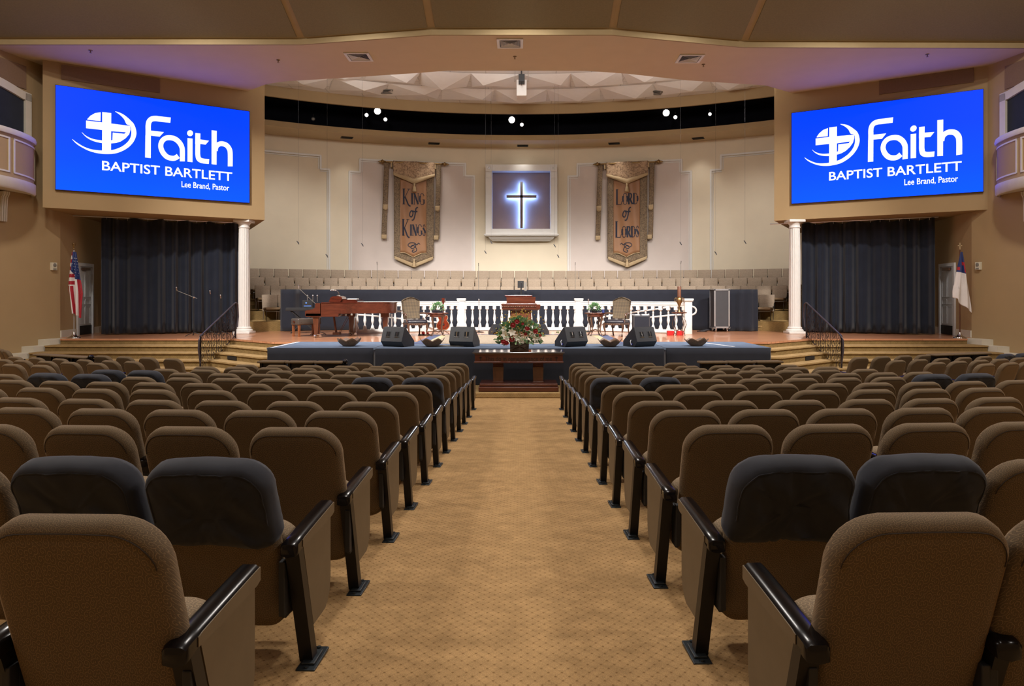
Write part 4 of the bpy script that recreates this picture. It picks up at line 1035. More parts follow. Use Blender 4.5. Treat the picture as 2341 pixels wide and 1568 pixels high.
# ------------------------------------------------------------------ banners
SER = {  # upright serif capitals on a unit-high cell: (width, thick strokes, thin strokes)
 'K': (.86, [[(.16, 0), (.16, 1)]], [[(.3, .48), (.66, .97)], [(.5, .98), (.8, .98)], [(.04, .99), (.3, .99)], [(.04, .01), (.3, .01)]], [[(.26, .5), (.46, .2), (.62, -.04), (.82, -.14)]]),
 'L': (.78, [[(.16, 0), (.16, 1)]], [[(.04, .99), (.32, .99)], [(.06, .015), (.66, .015)], [(.64, .0), (.72, .2)]], []),
 'I': (.34, [[(.17, 0), (.17, 1)]], [[(.04, .985), (.3, .985)], [(.04, .015), (.3, .015)]], []),
 'N': (.8, [[(.14, 1), (.66, 0)]], [[(.14, 0), (.14, 1)], [(.67, 0), (.67, 1)], [(.02, .985), (.2, .985)], [(.56, .985), (.78, .985)], [(.04, .015), (.24, .015)]], []),
 'G': (.84, [[(.16, .78), (.1, .5), (.16, .22)]], [[(.72, .8), (.6, .95), (.42, 1), (.24, .92), (.15, .76)], [(.15, .24), (.26, .06), (.44, 0), (.62, .04), (.72, .14)], [(.5, .44), (.82, .44)]], [[(.71, .44), (.71, .1)]]),
 'S': (.56, [[(.13, .72), (.26, .56), (.4, .42), (.44, .25)]], [[(.46, .8), (.38, .96), (.27, 1), (.16, .92), (.12, .78)], [(.44, .26), (.4, .08), (.27, 0), (.14, .05), (.09, .22)]], []),
 'O': (.86, [[(.13, .76), (.08, .5), (.13, .24)], [(.73, .76), (.78, .5), (.73, .24)]], [[(.13, .75), (.24, .95), (.43, 1), (.62, .95), (.73, .75)], [(.13, .25), (.24, .05), (.43, 0), (.62, .05), (.73, .25)]], []),
 'R': (.78, [[(.16, 0), (.16, 1)], [(.34, .5), (.55, .2), (.74, 0)]], [[(.04, .985), (.4, .985)], [(.18, .5), (.4, .5)], [(.04, .015), (.3, .015)]], [[(.38, .985), (.54, .9), (.58, .76), (.52, .58), (.38, .5)]]),
 'D': (.84, [[(.16, 0), (.16, 1)], [(.7, .74), (.74, .5), (.7, .26)]], [[(.04, .985), (.4, .985), (.6, .9), (.7, .73)], [(.04, .015), (.4, .015), (.6, .1), (.7, .27)]], [])}
def serif(mb, word, u0, u1, v0, h, hs, place):
    """first capital of height h, the rest small capitals of height hs"""
    tot = sum(SER[c][0]*(h if i == 0 else hs) for i, c in enumerate(word)); sx = (u1-u0)/tot; u = u0
    for i, c in enumerate(word):
        H = h if i == 0 else hs; w, th, tn, md = SER[c]
        f = lambda p: (u+p[0]*H*sx, v0+p[1]*H)
        for s in th: stroke(mb, [f(p) for p in (smoothpath(s, 4) if len(s) > 2 else s)], .115*h*.9, place)
        for s in md: stroke(mb, [f(p) for p in (smoothpath(s, 4) if len(s) > 2 else s)], .085*h, place)
        for s in tn: stroke(mb, [f(p) for p in (smoothpath(s, 4) if len(s) > 2 else s)], .035*h, place)
        u += w*H*sx
def banner(pxc, words_, rodpts, label, flip):
    c = cyl(pxc, 480, 20.30); a = ang(c); d = c.y
    r = empty('wall_banner', (c.x, c.y, 0), -a, label, 'banner', 'tall brocade wall banners')
    sc = d/F
    bx = lambda px, py: ((px-pxc)*sc/math.cos(a)*1.0, EZ-(py-HY)*sc)
    def wav(x, z): return -.10+.03*math.sin(x*6+z*.7)+.02*math.sin(x*13+z*1.3)
    def sheet(pts_fn, nu, nv, off, name, mat, solid=.012):
        mb = MB(); mb.grid(lambda u, v: (lambda p: (p[0], wav(*p)+off, p[1]))(pts_fn(u, v)), nu, nv); return mb.build(name, mat, r, 60, solid=solid)
    L, R, T, Bs, Bt = -45, 43, 376, 588, 604
    def X(u): return bx(pxc+L+(R-L)*u, 0)[0]
    def Z(py): return bx(pxc, py)[1]
    def vbot(u, s, t): return Z(s+(t-s)*(1-abs(u-.5)*2))
    sheet(lambda u, v: (X(u), vbot(u, 590, 605)+(Z(T)-vbot(u, 590, 605))*v), 24, 30, 0, 'border_cloth', 'brocade')
    sheet(lambda u, v: (X(.015+.97*u), vbot(u, 593, 612)+(vbot(u, 586, 603)-vbot(u, 593, 612))*v), 24, 3, -.012, 'bottom_fringe', 'fringe')
    def inner(u, v):
        z0 = Z(579+9*(max(0, 1-abs(u-.5)*3.2)))
        return (X(.155+.66*u), z0+(Z(410)-z0)*v)
    sheet(inner, 20, 24, -.03, 'centre_panel', 'orange')
    mb = MB(); n = 24
    mb.tube([(X(.155+.66*i/n), wav(X(.155+.66*i/n), 3)-.045, Z(579+9*(max(0, 1-abs(i/n-.5)*3.2)))) for i in range(n+1)], .02, 5); mb.build('cord', 'fringe', r)
    def val(u, v):
        z0 = Z(400+14*(1-abs(u-.5)*2)**1.2); return (X(-.02+1.04*u), z0+(Z(371)-z0)*v)
    sheet(val, 24, 8, -.09, 'valance', 'brocade2')
    def vf(u, v):
        s = (1-abs(u-.5)*2); z1 = Z(398+13*s**1.2); z0 = Z(402+19*s**1.1+2); return (X(-.02+1.04*u), z0+(z1-z0)*v)
    sheet(lambda u, v: vf(u, v), 24, 2, -.12, 'valance_fringe', 'fringe')
    for py in (421, 592):
        mb = MB(); z = Z(py); mb.lathe([(.02, 0), (.05, -.05), (.03, -.1), (.06, -.16), (.09, -.34), (.08, -.36)][::-1], 10, xf((X(.5), -.27 if py < 500 else -.2, z)))
        mb.build('tassel', 'fringe', r, 60)
    mb = MB(); zr = Z(374); x0, x1 = bx(rodpts[0], 0)[0], bx(rodpts[1], 0)[0]
    mb.tube([(x0+.25, -.16, zr), (x1-.25, -.16, zr)], .035, 8)
    for x, s in ((x0+.25, -1), (x1-.25, 1)):
        mb.lathe([(.035, 0), (.06, .03), (.04, .06), (.09, .12), (.09, .15), (.04, .2), (.05, .22), (.01, .32)], 10, xf((x, -.16, zr), 0, 0, s*PI/2))
    mb.build('rod', 'brass', r, 60)
    for x in (X(-.06), X(1.03)): mb = MB(); mb.box(x-.03, x+.03, -.18, .1, zr-.22, zr+.04); mb.build('rod_bracket', 'fringe', r, 0)
    for (pa, pb, y1) in ((pxc-66, pxc-55, 545), (pxc+48.5, pxc+59, 545)):
        xa, xb = bx(pa, 0)[0], bx(pb, 0)[0]
        sheet(lambda u, v: (xa+(xb-xa)*u-.12*(1-v)*(1 if pa < pxc else .6), Z(y1)+(Z(373)-Z(y1))*v), 4, 30, -.02+.0, 'side_streamer', 'brocade', .02)
        sheet(lambda u, v: (xa+(xb-xa)*u-.06, Z(480+4*(1-abs(u-.5)*2))+(Z(470)-Z(480+4*(1-abs(u-.5)*2)))*v), 4, 3, -.06, 'streamer_tip', 'fringe')
        sheet(lambda u, v: (xa+(xb-xa)*u-.11, Z(y1+3)+(Z(y1-7)-Z(y1+3))*v), 4, 3, -.05, 'streamer_tip', 'fringe')
    pl = lambda u, v: Vector((u, wav(u, v)-.05, v))
    mb = MB(); w1, w2 = words_
    e0, e1 = X(.205), X(.775)
    serif(mb, w1, e0, e1 if len(w1) < 5 else e1, Z(468), Z(433)-Z(468), Z(443)-Z(468), pl)
    serif(mb, w2, X(.195), X(.795), Z(543 if flip < 0 else 539), Z(506)-Z(543), Z(518)-Z(543), pl)
    cx0 = X(.485)
    def g(px, py): return (cx0+(px)*sc, Z(py))
    stroke(mb, smoothpath([g(-1, 484), g(-5, 483), g(-8, 488), (g(-8.5, 494)), g(-5, 497), g(-2, 493), g(-1, 487), g(-3, 484), g(0, 483)], 5), .045, pl)
    stroke(mb, smoothpath([g(10, 475), g(6, 477), g(4.5, 484), g(3, 494), g(0, 503), g(-4, 504)], 5), .05, pl)
    stroke(mb, smoothpath([g(-1, 484), g(4, 485), g(9, 484)], 3), .06, pl)
    m = flip
    stroke(mb, smoothpath([g(m*15, 559), g(m*11, 556), g(m*8, 560), g(m*2, 556), g(m*-8, 556), g(m*-12, 561), g(m*-7, 565), g(m*0, 561), g(m*4, 558), g(m*5, 563), g(m*-2, 569), g(m*-6, 566), g(m*-2, 561), g(m*5, 566), g(m*7, 573), g(m*0, 577), g(m*-3, 574), g(m*2, 571)], 6), .03, pl)
    mb.build('lettering', 'ink', r, 0)
banner(947, ('KING', 'KINGS'), (871, 1020), 'tall brown brocade banner lettered king of kings, above the piano side choir', 1)
banner(1435.5, ('LORD', 'LORDS'), (1362, 1509), 'tall brown brocade banner lettered lord of lords, toward the flight case', -1)

# ------------------------------------------------------------------ piano and bench
def piano():
    D0 = 20.15; r = empty('grand_piano', (-6.14, D0, SZ), 0, 'glossy brown grand piano with closed lid beside the leather bench', 'piano')
    out = [(.10, 0), (.95, 0), (1.15, .06), (1.3, .2), (1.5, .3), (1.75, .32), (2.05, .38), (2.28, .55), (2.42, .85), (2.42, 1.15), (2.3, 1.4), (2.1, 1.5), (.10, 1.5)]
    sm = [(.10, 0), (.95, 0)]+[tuple(p) for p in smoothpath(out[2:12], 4)]+[(.10, 1.5)]
    def sh(p, k): return (1.2+(p[0]-1.2)*k, .75+(p[1]-.75)*k)
    mb = MB(); mb.prism([p for p in sm if p[0] > .42] + [(.43, 1.5), (.43, 0)], .69, .985, 'z'); mb.build('rim', 'mahog', r, 40)
    mb = MB()
    for y0 in (0.0, 1.44): mb.prism([(.0, .62), (.45, .62), (.45, .985), (.30, .985), (.285, .93), (.28, .86), (.22, .815), (.06, .79), (0, .76)], y0, y0+.06, 'y')
    mb.build('key_cheek', 'mahog', r, 30)
    MB().box(.02, .95, .0, 1.5, .60, .69).build('key_bed', 'mahog', r, 0)
    mb = MB(); mb.box(.08, .26, .06, 1.44, .75, .775); mb.build('keyboard', 'white', r, 0)
    mb = MB(); mb.box(.27, .30, .06, 1.44, .77, .90); mb.build('fallboard', 'darkwood', r, 0)
    mb = MB(); mb.prism([sh(p, 1.012) for p in sm if p[0] > .3]+[(.46, 1.51), (.46, -.01)], .985, 1.008, 'z'); mb.build('lid', 'darkwood', r, 40)
    mb = MB(); mb.box(.55, 1.35, .6, 1.46, 1.01, 1.055); mb.box(.9, 1.3, .6, 1.46, 1.05, 1.085); mb.build('folded_lid_flap', 'darkwood', r, 0)
    mb = MB(); mb.prism([(.52, 1.02), (.58, 1.15), (.64, 1.18), (.82, 1.19), (.90, 1.16), (.92, 1.10), (.86, 1.02)], .55, 1.05, 'y'); mb.build('music_desk', 'darkwood', r, 30)
    for x, y in ((.29, .12), (1.05, 1.2), (2.14, .78)):
        mb = MB(); mb.box(x-.12, x+.12, y-.1, y+.1, .57, .69); mb.loft([[(x-.085, y-.085, .6), (x+.085, y-.085, .6), (x+.085, y+.085, .6), (x-.085, y+.085, .6)], [(x-.05, y-.05, .1), (x+.05, y-.05, .1), (x+.05, y+.05, .1), (x-.05, y+.05, .1)]]); g = mb.build('leg', 'mahogz', r, 0)
        mb = MB()
        for k in range(3):
            t = 2*PI*k/3+.4; cx, cy = x+.1*math.cos(t), y+.1*math.sin(t); mb.tube([(x, y, .1), (cx, cy, .09)], .018, 6)
            mb.lathe([(.04, -.018), (.045, 0), (.04, .018)], 12, xf((cx, cy, .045), t, PI/2))
        mb.build('dolly_caster', 'chrome', g, 40)
    mb = MB()
    for y in (.68, .76): mb.tube([(.62, y, .66), (.70, y, .1)], .022, 6)
    mb.box(.62, .82, .62, .82, .05, .12); mb.tube([(1.05, .7, .62), (.78, .7, .1)], .008, 5); mb.tube([(1.1, .76, .62), (.8, .76, .1)], .008, 5)
    mb.build('pedal_lyre', 'mahogz', r, 40)
    mb = MB()
    for i in range(5): mb.ball((.62+.17*i, .12, .655), .035, 8, 6)
    mb.build('case_button', 'dplastic', r, 60)
    l = empty('piano_lamp', (-6.14+.77, D0+.7, SZ+1.19), 0, 'chrome gooseneck lamp standing on the piano music desk', 'lamp')
    mb = MB(); mb.lathe([(.06, 0), (.055, .02), (.01, .03)], 16); mb.build('base', 'chrome', l, 40)
    mb = MB(); mb.tube([(.02, 0, .02), (.01, 0, .09), (-.04, 0, .15), (-.14, 0, .18), (-.24, 0, .17)], .01, 6); mb.build('gooseneck', 'chrome', l, 60)
    mb = MB(); mb.tube([(-.06, 0, .165), (-.24, 0, .175)], .022, 8); mb.build('lamp_shade', 'chrome', l, 60)
    b = empty('piano_bench', (-6.38, 21.05, SZ), math.radians(52), 'taupe leather bench with wooden legs in front of the piano keys', 'bench')
    mb = MB(); mb.box(-.40, .40, -.19, .19, .34, .53, bev=.03); mb.build('cushion', 'brownleather', b, 50)
    mb = MB()
    for x in (-.36, .36):
        mb.lathe([(.03, .44)]+[(.012, .46)], 10)
    mb.bm.clear()
    for x in (-.3, 0, .3): mb.ball((x, -.19, .435), .012, 6, 4)
    mb.build('button', 'brownleather', b)
    for x in (-.34, .34):
        for y in (-.14, .14):
            mb = MB(); mb.loft([[(x-s, y-s, z), (x+s, y-s, z), (x+s, y+s, z), (x-s, y+s, z)] for z, s in ((.34, .03), (.06, .024), (.04, .03), (0, .026))]); mb.build('leg', 'oakleg', b, 0)
    mb = MB(); mb.lathe([(.028, 0), (.034, .01), (.028, .03)], 12, xf((-.405, 0, .44), 0, 0, -PI/2)); mb.build('knob', 'mahog', b, 40)
piano()

# ------------------------------------------------------------------ armchairs
def armchair(x, y, rz, label):
    r = empty('armchair', (x, y, SZ), rz, label, 'armchair', 'high-backed armchairs beside the pulpit')
    mb = MB(); N = 10
    out = [(-.25, .50), (-.275, .9), (-.285, 1.05), (-.22, 1.09), (-.1, 1.14), (0, 1.16), (.1, 1.14), (.22, 1.09), (.285, 1.05), (.275, .9), (.25, .50)]
    cx, cz = 0, .82
    mb.loft([[(cx+(x_-cx)*k, .27+(z-.5)*.18+t, cz+(z-cz)*k) for x_, z in out] for t, k in ((-.0, .9), (-.03, .97), (.0, 1.0), (.05, 1.0), (.075, .97), (.08, .9))])
    mb.build('backrest', 'rattan', r, 50)
    mb = MB(); pad(mb, .62, .56, .08, .08, [(0, .03), (.02, .0), (.07, 0), (.10, .03), (.115, .1)], lambda a, b, t: (a*(1.0-.1*(b/.56)), -.30+b, .38+t), 5); mb.build('seat', 'leather', r, 50)
    mb = MB(); mb.box(-.30, .30, -.29, -.24, .33, .39, bev=.01)
    for s in (-1, 1): mb.box(min(s*.27, s*.30), max(s*.27, s*.30), -.28, .25, .34, .39)
    for i in range(7): mb.ball((-.18+.06*i, -.295, .345-.012*math.cos((i-3)*.9)), .024, 8, 5)
    mb.build('apron', 'carved', r, 50)
    for s in (-1, 1):
        mb = MB(); mb.tube([(s*.27, .28, .66), (s*.31, .1, .68), (s*.335, -.1, .66), (s*.34, -.17, .64), (s*.335, -.185, .60)], [.024, .026, .03, .034, .02], 8)
        mb.tube([(s*.335, -.14, .63), (s*.30, -.10, .54), (s*.30, -.16, .46), (s*.29, -.20, .40)], [.02, .018, .024, .028], 8)
        mb.build('armrest', 'carved', r, 60)
        mb = MB(); mb.tube([(s*.28, -.26, .37), (s*.30, -.28, .28), (s*.27, -.26, .14), (s*.265, -.27, .05), (s*.29, -.33, .012)], [.045, .038, .022, .02, .03], 8); mb.build('leg', 'carved', r, 60)
        mb = MB(); mb.tube([(s*.25, .25, .40), (s*.25, .27, .2), (s*.255, .33, .0)], [.028, .022, .022], 8); mb.build('leg', 'carved', r, 60)
armchair(-3.16, 21.1, math.radians(28), 'high-backed armchair with diamond fabric between the piano and the plant table')
armchair(2.86, 21.1, math.radians(-30), 'high-backed armchair with diamond fabric beside the grey cabinet speaker')

# ------------------------------------------------------------------ side tables and what stands on them
def sidetable(x, y, label):
    r = empty('side_table', (x, y, SZ), 0, label, 'side table', 'small wooden side tables')
    mb = MB(); n = 48
    f = lambda k: [((.30+.018*math.cos(12*2*PI*i/n))*k*math.cos(2*PI*i/n), (.26+.018*math.cos(12*2*PI*i/n))*k*math.sin(2*PI*i/n)) for i in range(n)]
    mb.loft([[(a, b, z) for a, b in f(k)] for z, k in ((.655, .9), (.665, .98), (.685, 1.0), (.695, .97))]); mb.build('tabletop', 'mahog', r, 50)
    mb = MB(); mb.lathe([(.22, .57), (.245, .60), (.24, .655)], 24); mb.build('apron', 'mahog', r, 50)
    for k in range(4):
        t = PI/4+k*PI/2+.15; c, s = math.cos(t), math.sin(t); mb = MB()
        mb.tube([(c*.21, s*.19, .62), (c*.22, s*.2, .5), (c*.17, s*.155, .3), (c*.17, s*.155, .14), (c*.24, s*.22, .03), (c*.27, s*.25, .015)], [.035, .032, .02, .018, .022, .026], 8); mb.build('leg', 'carved', r, 60)
    mb = MB()
    for k in range(2): t = PI/4+k*PI/2+.15; mb.tube([(-.17*math.cos(t), -.155*math.sin(t), .16), (0, 0, .2), (.17*math.cos(t), .155*math.sin(t), .16)], .014, 6)
    mb.build('stretcher', 'carved', r, 60)
sidetable(-2.47, 21.0, 'small wooden side table under the plant with the rectangular pot, beside the guitar')
sidetable(2.20, 21.0, 'small wooden side table under the round green plant and blue cup')
def foliage(mb, c, rx, rz, n, l, w, seed, droop=.2):
    rr = random.Random(seed); c = Vector(c)
    for _ in range(n):
        t = rr.uniform(0, 2*PI); e = rr.uniform(-.2, PI/2); k = rr.uniform(.3, 1)**.5
        p = c+Vector((rx*k*math.cos(e)*math.cos(t), rx*k*math.cos(e)*math.sin(t)*.8, rz*k*math.sin(e)))
        d = Vector((math.cos(t)*math.cos(e), math.sin(t)*math.cos(e), math.sin(e)+rr.uniform(-droop, .4)))
        up = Vector((rr.uniform(-1, 1), rr.uniform(-1, 1), rr.uniform(.2, 1)))
        mb.quadleaf(p, d, up, l*rr.uniform(.6, 1.2), w*rr.uniform(.7, 1.2))
def plant(x, y, z, label, seed, orchid=False, rx=.19, rz=.2):
    r = empty('potted_plant', (x, y, z), 0, label, 'potted plant', 'small potted plants on the side tables')
    mb = MB()
    if orchid: mb.box(-.15, .15, -.08, .08, 0, .09, bev=.01)
    else: mb.lathe([(.07, 0), (.10, .1), (.105, .11), (.09, .105)], 16)
    mb.build('pot', 'black' if not orchid else 'leather', r, 40)
    mb = MB(); foliage(mb, (0, 0, .1), rx, rz, 260, .06, .018, seed); mb.build('foliage', 'greenleaf', r, 0)
    if False:
        mb = MB(); mb.tube([(.05, 0, .1), (.06, 0, .3), (.04, 0, .42), (.0, 0, .46)], .005, 5); mb.build('stem', 'greenleaf', r)
        mb = MB(); rr = random.Random(4)
        for _ in range(7): mb.ball((rr.uniform(-.05, .05), rr.uniform(-.03, .03), .42+rr.uniform(-.05, .05)), .022, 6, 4, (1, .6, 1))
        mb.build('flower', 'petalw', r)
plant(-2.46, 20.98, SZ+.695, 'bushy green potted plant in a rectangular pot on the table nearer the piano', 1, True, .19, .19)
plant(2.17, 20.95, SZ+.695, 'round bushy green potted plant on the table beside the armchair, flight case side', 2, False, .18, .17)
mb = MB(); mb.lathe([(.035, 0), (.045, .10), (.04, .10), (.032, .01)], 14, xf((2.42, 20.85, SZ+.695)), False); mb.face([(2.42+.03*math.cos(i), 20.85+.03*math.sin(i), SZ+.70) for i in (0, 1.57, 3.14, 4.71)])
tag(mb.build('cup', 'amblue', None, 40), 'small blue and white cup on the table beside the round plant', 'cup')
# wire table with urn and candle
r = empty('wire_side_table', (4.69, 21.0, SZ), 0, 'dark metal side table with curved legs under the brass urn', 'side table')
mb = MB(); mb.lathe([(.21, .68), (.225, .69), (.225, .705), (.2, .715)], 28); mb.build('tabletop', 'mahog', r, 40)
for k in range(4):
    t = PI/4+k*PI/2; c, s = math.cos(t), math.sin(t); mb = MB()
    mb.tube([(c*.13, s*.13, .68), (c*.15, s*.15, .58), (c*.22, s*.22, .45), (c*.24, s*.24, .34), (c*.15, s*.15, .14), (c*.2, s*.2, .02)], .011, 6); mb.build('leg', 'carved', r, 60)
mb = MB()
for k in range(2):
    t = PI/4+k*PI/2; mb.tube([(-.15*math.cos(t), -.15*math.sin(t), .15), (0, 0, .2), (.15*math.cos(t), .15*math.sin(t), .15)], .009, 5)
mb.build('stretcher', 'carved', r)
u = empty('brass_urn', (4.69, 21.0, SZ+.715), 0, 'antique brass urn with two scroll handles on the metal side table', 'urn')
mb = MB(); mb.lathe([(.055, 0), (.035, .03), (.028, .1), (.03, .18), (.055, .24), (.085, .31), (.09, .36), (.07, .41), (.055, .43), (.07, .45)], 20); mb.build('body', 'brass', u, 60)
for s in (-1, 1):
    mb = MB(); mb.tube(smoothpath([(s*.08, 0, .31), (s*.13, 0, .33), (s*.14, 0, .38), (s*.10, 0, .42), (s*.08, 0, .40), (s*.095, 0, .375)], 4), .012, 6); mb.build('handle', 'brass', u, 60)
mb = MB(); mb.lathe([(.055, 0), (.055, .30), (.05, .31), (.01, .30)], 18, xf((4.69, 21.0, SZ+.715+.45))); tag(mb.build('pillar_candle', 'clay', None, 40), 'brown pillar candle standing in the brass urn', 'candle')
for i, x in enumerate((4.52, 4.80)):
    mb = MB(); mb.box(x-.1, x+.1, 21.35, 21.5, SZ, SZ+.14, bev=.01); tag(mb.build('red_box', 'red', None, 0), 'small red box on the stage floor behind the wire table, %s' % ['nearer the pulpit', 'nearer the end post'][i], 'box', 'red boxes behind the wire table')

# guitar on a stand
g = empty('electric_guitar', (-2.46, 22.3, SZ+.12), 0, 'sunburst hollow-body guitar on a stand behind the plant table', 'guitar')
def gout(k): return [(k*x, z*k) for x, z in [(0, 0), (.12, .01), (.19, .08), (.20, .17), (.15, .26), (.12, .31), (.15, .38), (.13, .45), (.06, .47), (-.06, .47), (-.13, .45), (-.15, .38), (-.12, .31), (-.15, .26), (-.20, .17), (-.19, .08), (-.12, .01)]]
mb = MB(); mb.prism([tuple(p) for p in smoothpath(gout(1)+[(0, 0)], 3)[:-1]], 0, .07, 'y', xf((0, 0, 0), 0, -.15)); mb.build('body', 'sunburst', g, 40)
mb = MB(); mb.tube([(x, -.004, z) for x, z in [tuple(p) for p in smoothpath(gout(1)+[(0, 0)], 3)]], .006, 4, xf((0, 0, 0), 0, -.15)); mb.build('binding', 'fringe', g)
mb = MB(); mb.box(-.025, .025, -.03, 0, .4, .86, xf((0, 0, 0), 0, -.15)); mb.box(-.045, .045, -.03, -.01, .86, 1.01, xf((0, 0, 0), 0, -.15)); mb.mi = 1
for sx_ in (-1, 1):
    for q_ in range(3): mb.box(sx_*.06-.02, sx_*.06+.02, -.035, -.01, .88+.045*q_, .90+.045*q_, xf((0, 0, 0), 0, -.15))
mb.build('neck', ['darkwood', 'chrome'], g, 0)
mb = MB()
for x, z in ((.1, .1), (.13, .14), (.08, .06), (-.1, .16)): mb.lathe([(.014, -.02), (.014, 0)], 8, xf((x, 0, z), 0, PI/2-.15))
mb.box(-.05, .05, -.015, 0, .16, .2); mb.build('knob', 'chrome', g, 40)
mb = MB(); mb.tube([(-.2, .0, -.12), (0, .1, .0), (.2, .0, -.12)], .012, 5); mb.tube([(0, .25, -.12), (0, .1, .3)], .012, 5); mb.tube([(-.1, -.06, .0), (-.1, .1, .0), (.1, .1, .0), (.1, -.06, .0)], .012, 5); mb.build('stand', 'carved', g)

# ------------------------------------------------------------------ pulpit, communion table, flowers
r = empty('pulpit', (0, 20.75, SZ), 0, 'carved reddish wooden pulpit behind the flower arrangement', 'pulpit')
q = 20.75/F
X = lambda px: (px-CX)*q-0; Zp = lambda py: EZ-(py-HY)*q-SZ
mb = MB(); mb.box(X(1155), X(1216.5), -.25, .25, Zp(678.5), Zp(676.5)+.02, bev=.006); mb.build('desk_top', 'darkwood', r, 0)
mb = MB(); mb.loft([[(X(a), -.24, Zp(b)), (X(2382-a-.0), -.24, Zp(b)), (X(2382-a), .24, Zp(b)), (X(a), .24, Zp(b))] for a, b in ((1158, 679), (1159, 692), (1156, 694))])
mb.box(X(1146), X(1226.5), -.33, .33, Zp(696.5), Zp(693.5), bev=.01); mb.build('reading_box', 'mahog', r, 0)
mb = MB(); mb.loft([[(X(a), -y_, Zp(b)), (X(2382-a), -y_, Zp(b)), (X(2382-a), y_, Zp(b)), (X(a), y_, Zp(b))] for a, b, y_ in ((1147, 696.5, .32), (1148, 706, .31), (1153, 709, .28))])
mb.build('carved_frieze', 'mahog', r, 0)
mb = MB()
for k in range(19): mb.ball((X(1150)+(X(1232)-X(1150))*0+(X(1224)-X(1150))*k/18, -.325, Zp(700.5)), .022, 6, 4)
mb.build('carving', 'carved', r, 60)
mb = MB(); mb.box(-.30, .30, -.2, .2, .05, Zp(709)); mb.box(-.36, .36, -.26, .26, 0, .09, bev=.01); mb.build('body', 'mahogz', r, 0)
mb = MB()
for x in (-.12, .12): mb.box(x-.03, x+.03, -.12, -.08, Zp(676.5)+.02, Zp(676.5)+.03)
mb.build('clip', 'chrome', r, 0)
m = empty('pulpit_microphone', (0.02, 20.75, SZ+Zp(676.5)+.02), 0, 'slim gooseneck microphone standing on the pulpit', 'microphone')
mb = MB(); mb.tube([(0, 0, 0), (0, 0, .25), (-.01, -.05, .33)], .006, 5); mb.build('gooseneck', 'black', m); mb = MB(); mb.tube([(-.01, -.05, .33), (-.01, -.1, .36)], .012, 6); mb.build('capsule', 'black', m)
mon = empty('confidence_monitor', (0.0, 25.2, SZ), 0, 'small dark monitor on a stand behind the pulpit in front of the choir', 'monitor')
z = EZ-(642-HY)*25.2/F-SZ
mb = MB(); mb.box(-.12, .10, -.03, .03, z-.25, z, bev=.01); mb.build('screen', 'black', mon, 0); mb = MB(); mb.tube([(.0, 0, 0), (.0, 0, z-.2)], .02, 6); mb.build('pole', 'black', mon)
mb = MB(); mb.box(.12, .20, -.03, .03, z-.35, z-.05); mb.build('side_unit', 'dplastic', mon, 0)

struct(MB().box(-1.22, 1.12, 14.82, 16.1, 0, .115, bev=.02).build('floor_platform', 'stepedge', smooth=0))
def commtable():
    d = 14.95; q = d/F; r = empty('communion_table', (-.03, d, .115), 0, 'reddish wooden communion table carved with an inscription', 'table'); X0 = -.03
    X = lambda px: (px-CX)*q-X0; Z = lambda py: EZ-(py-HY)*q-.115
    c = X(1186)
    mb = MB(); mb.box(X(1080), X(1291), -.02, .74, Z(808), Z(805), bev=.006); mb.build('tabletop', 'tabletop', r, 0)
    mb = MB(); mb.loft([[(X(a), y0, Z(b)), (X(2372-a), y0, Z(b)), (X(2372-a), .72-y0, Z(b)), (X(a), .72-y0, Z(b))] for a, b, y0 in ((1083, 808, 0), (1085.5, 811, .02), (1085.5, 826, .02), (1083, 828, .0), (1085, 830.5, .02))]); mb.build('frieze', 'mahog', r, 0)
    mb = MB(); mb.box(X(1094), X(1277), -.04, .76, 0, Z(884), bev=.015); mb.box(X(1096), X(1275), 0, .72, Z(884), Z(877), bev=.015); mb.build('plinth', 'mahog', r, 0)
    for px in (1138, 1231):
        mb = MB(); hw = 12.5*q
        mb.loft([[(X(px)-w, .36-w, Z(b)), (X(px)+w, .36-w, Z(b)), (X(px)+w, .36+w, Z(b)), (X(px)-w, .36+w, Z(b))] for b, w in ((878, hw*1.08), (876, hw*1.08), (875, hw*.92), (842, hw), (840, hw*.9), (838, hw), (836, hw*.9), (834, hw), (831, hw*.9))]); mb.build('pedestal', 'mahogz', r, 0)
    mb = MB(); pl = lambda u, v: Vector((u, .012, v))
    add_text(mb, 'This do in remembrance of me', X(1109), X(1262), Z(825), Z(815), pl, .004)
    for px in (1098.5, 1272): stroke(mb, [(X(px), Z(825)), (X(px), Z(815))], .018, pl); stroke(mb, [(X(px)-.035, Z(818)), (X(px)+.035, Z(818))], .015, pl)
    mb.build('inscription', 'ring', r, 0)
M['tabletop'] = plain('reflective_table_glass', C(70, 66, 68), .08, spec=.8, coat=.6, var=.05)
commtable()
tz = EZ-(805-HY)*14.95/F; d = 15.3; q = d/F
f = empty('flower_arrangement', ((1187.5-CX)*q, d, tz+.001), 0, 'large mixed flower arrangement in a wooden planter on the communion table', 'flower arrangement')
mb = MB(); mb.loft([[(x, y, z) for x, y in ((-w, -.12), (w, -.12), (w, .12), (-w, .12))] for z, w in ((0, .195), (.22, .21))]); mb.build('planter', 'planter', f, 0)
mb = MB()
for s in (-1, 1): mb.tube([(-.18*s, -.124, .02), (.18*s, -.124, .2)], .007, 4)
for z in (.015, .205): mb.box(-.205, .205, -.13, -.12, z-.012, z+.012)
mb.build('planter_trim', 'carved', f, 0)
mb = MB(); foliage(mb, (0, -.08, .25), .44, .44, 560, .10, .034, 11, .5); mb.build('foliage', 'greenleaf', f, 0)
mb = MB(); foliage(mb, (0, -.1, .24), .52, .42, 260, .09, .03, 12, .7); mb.build('foliage', 'paleleaf', f, 0)
mb = MB(); rr = random.Random(9)
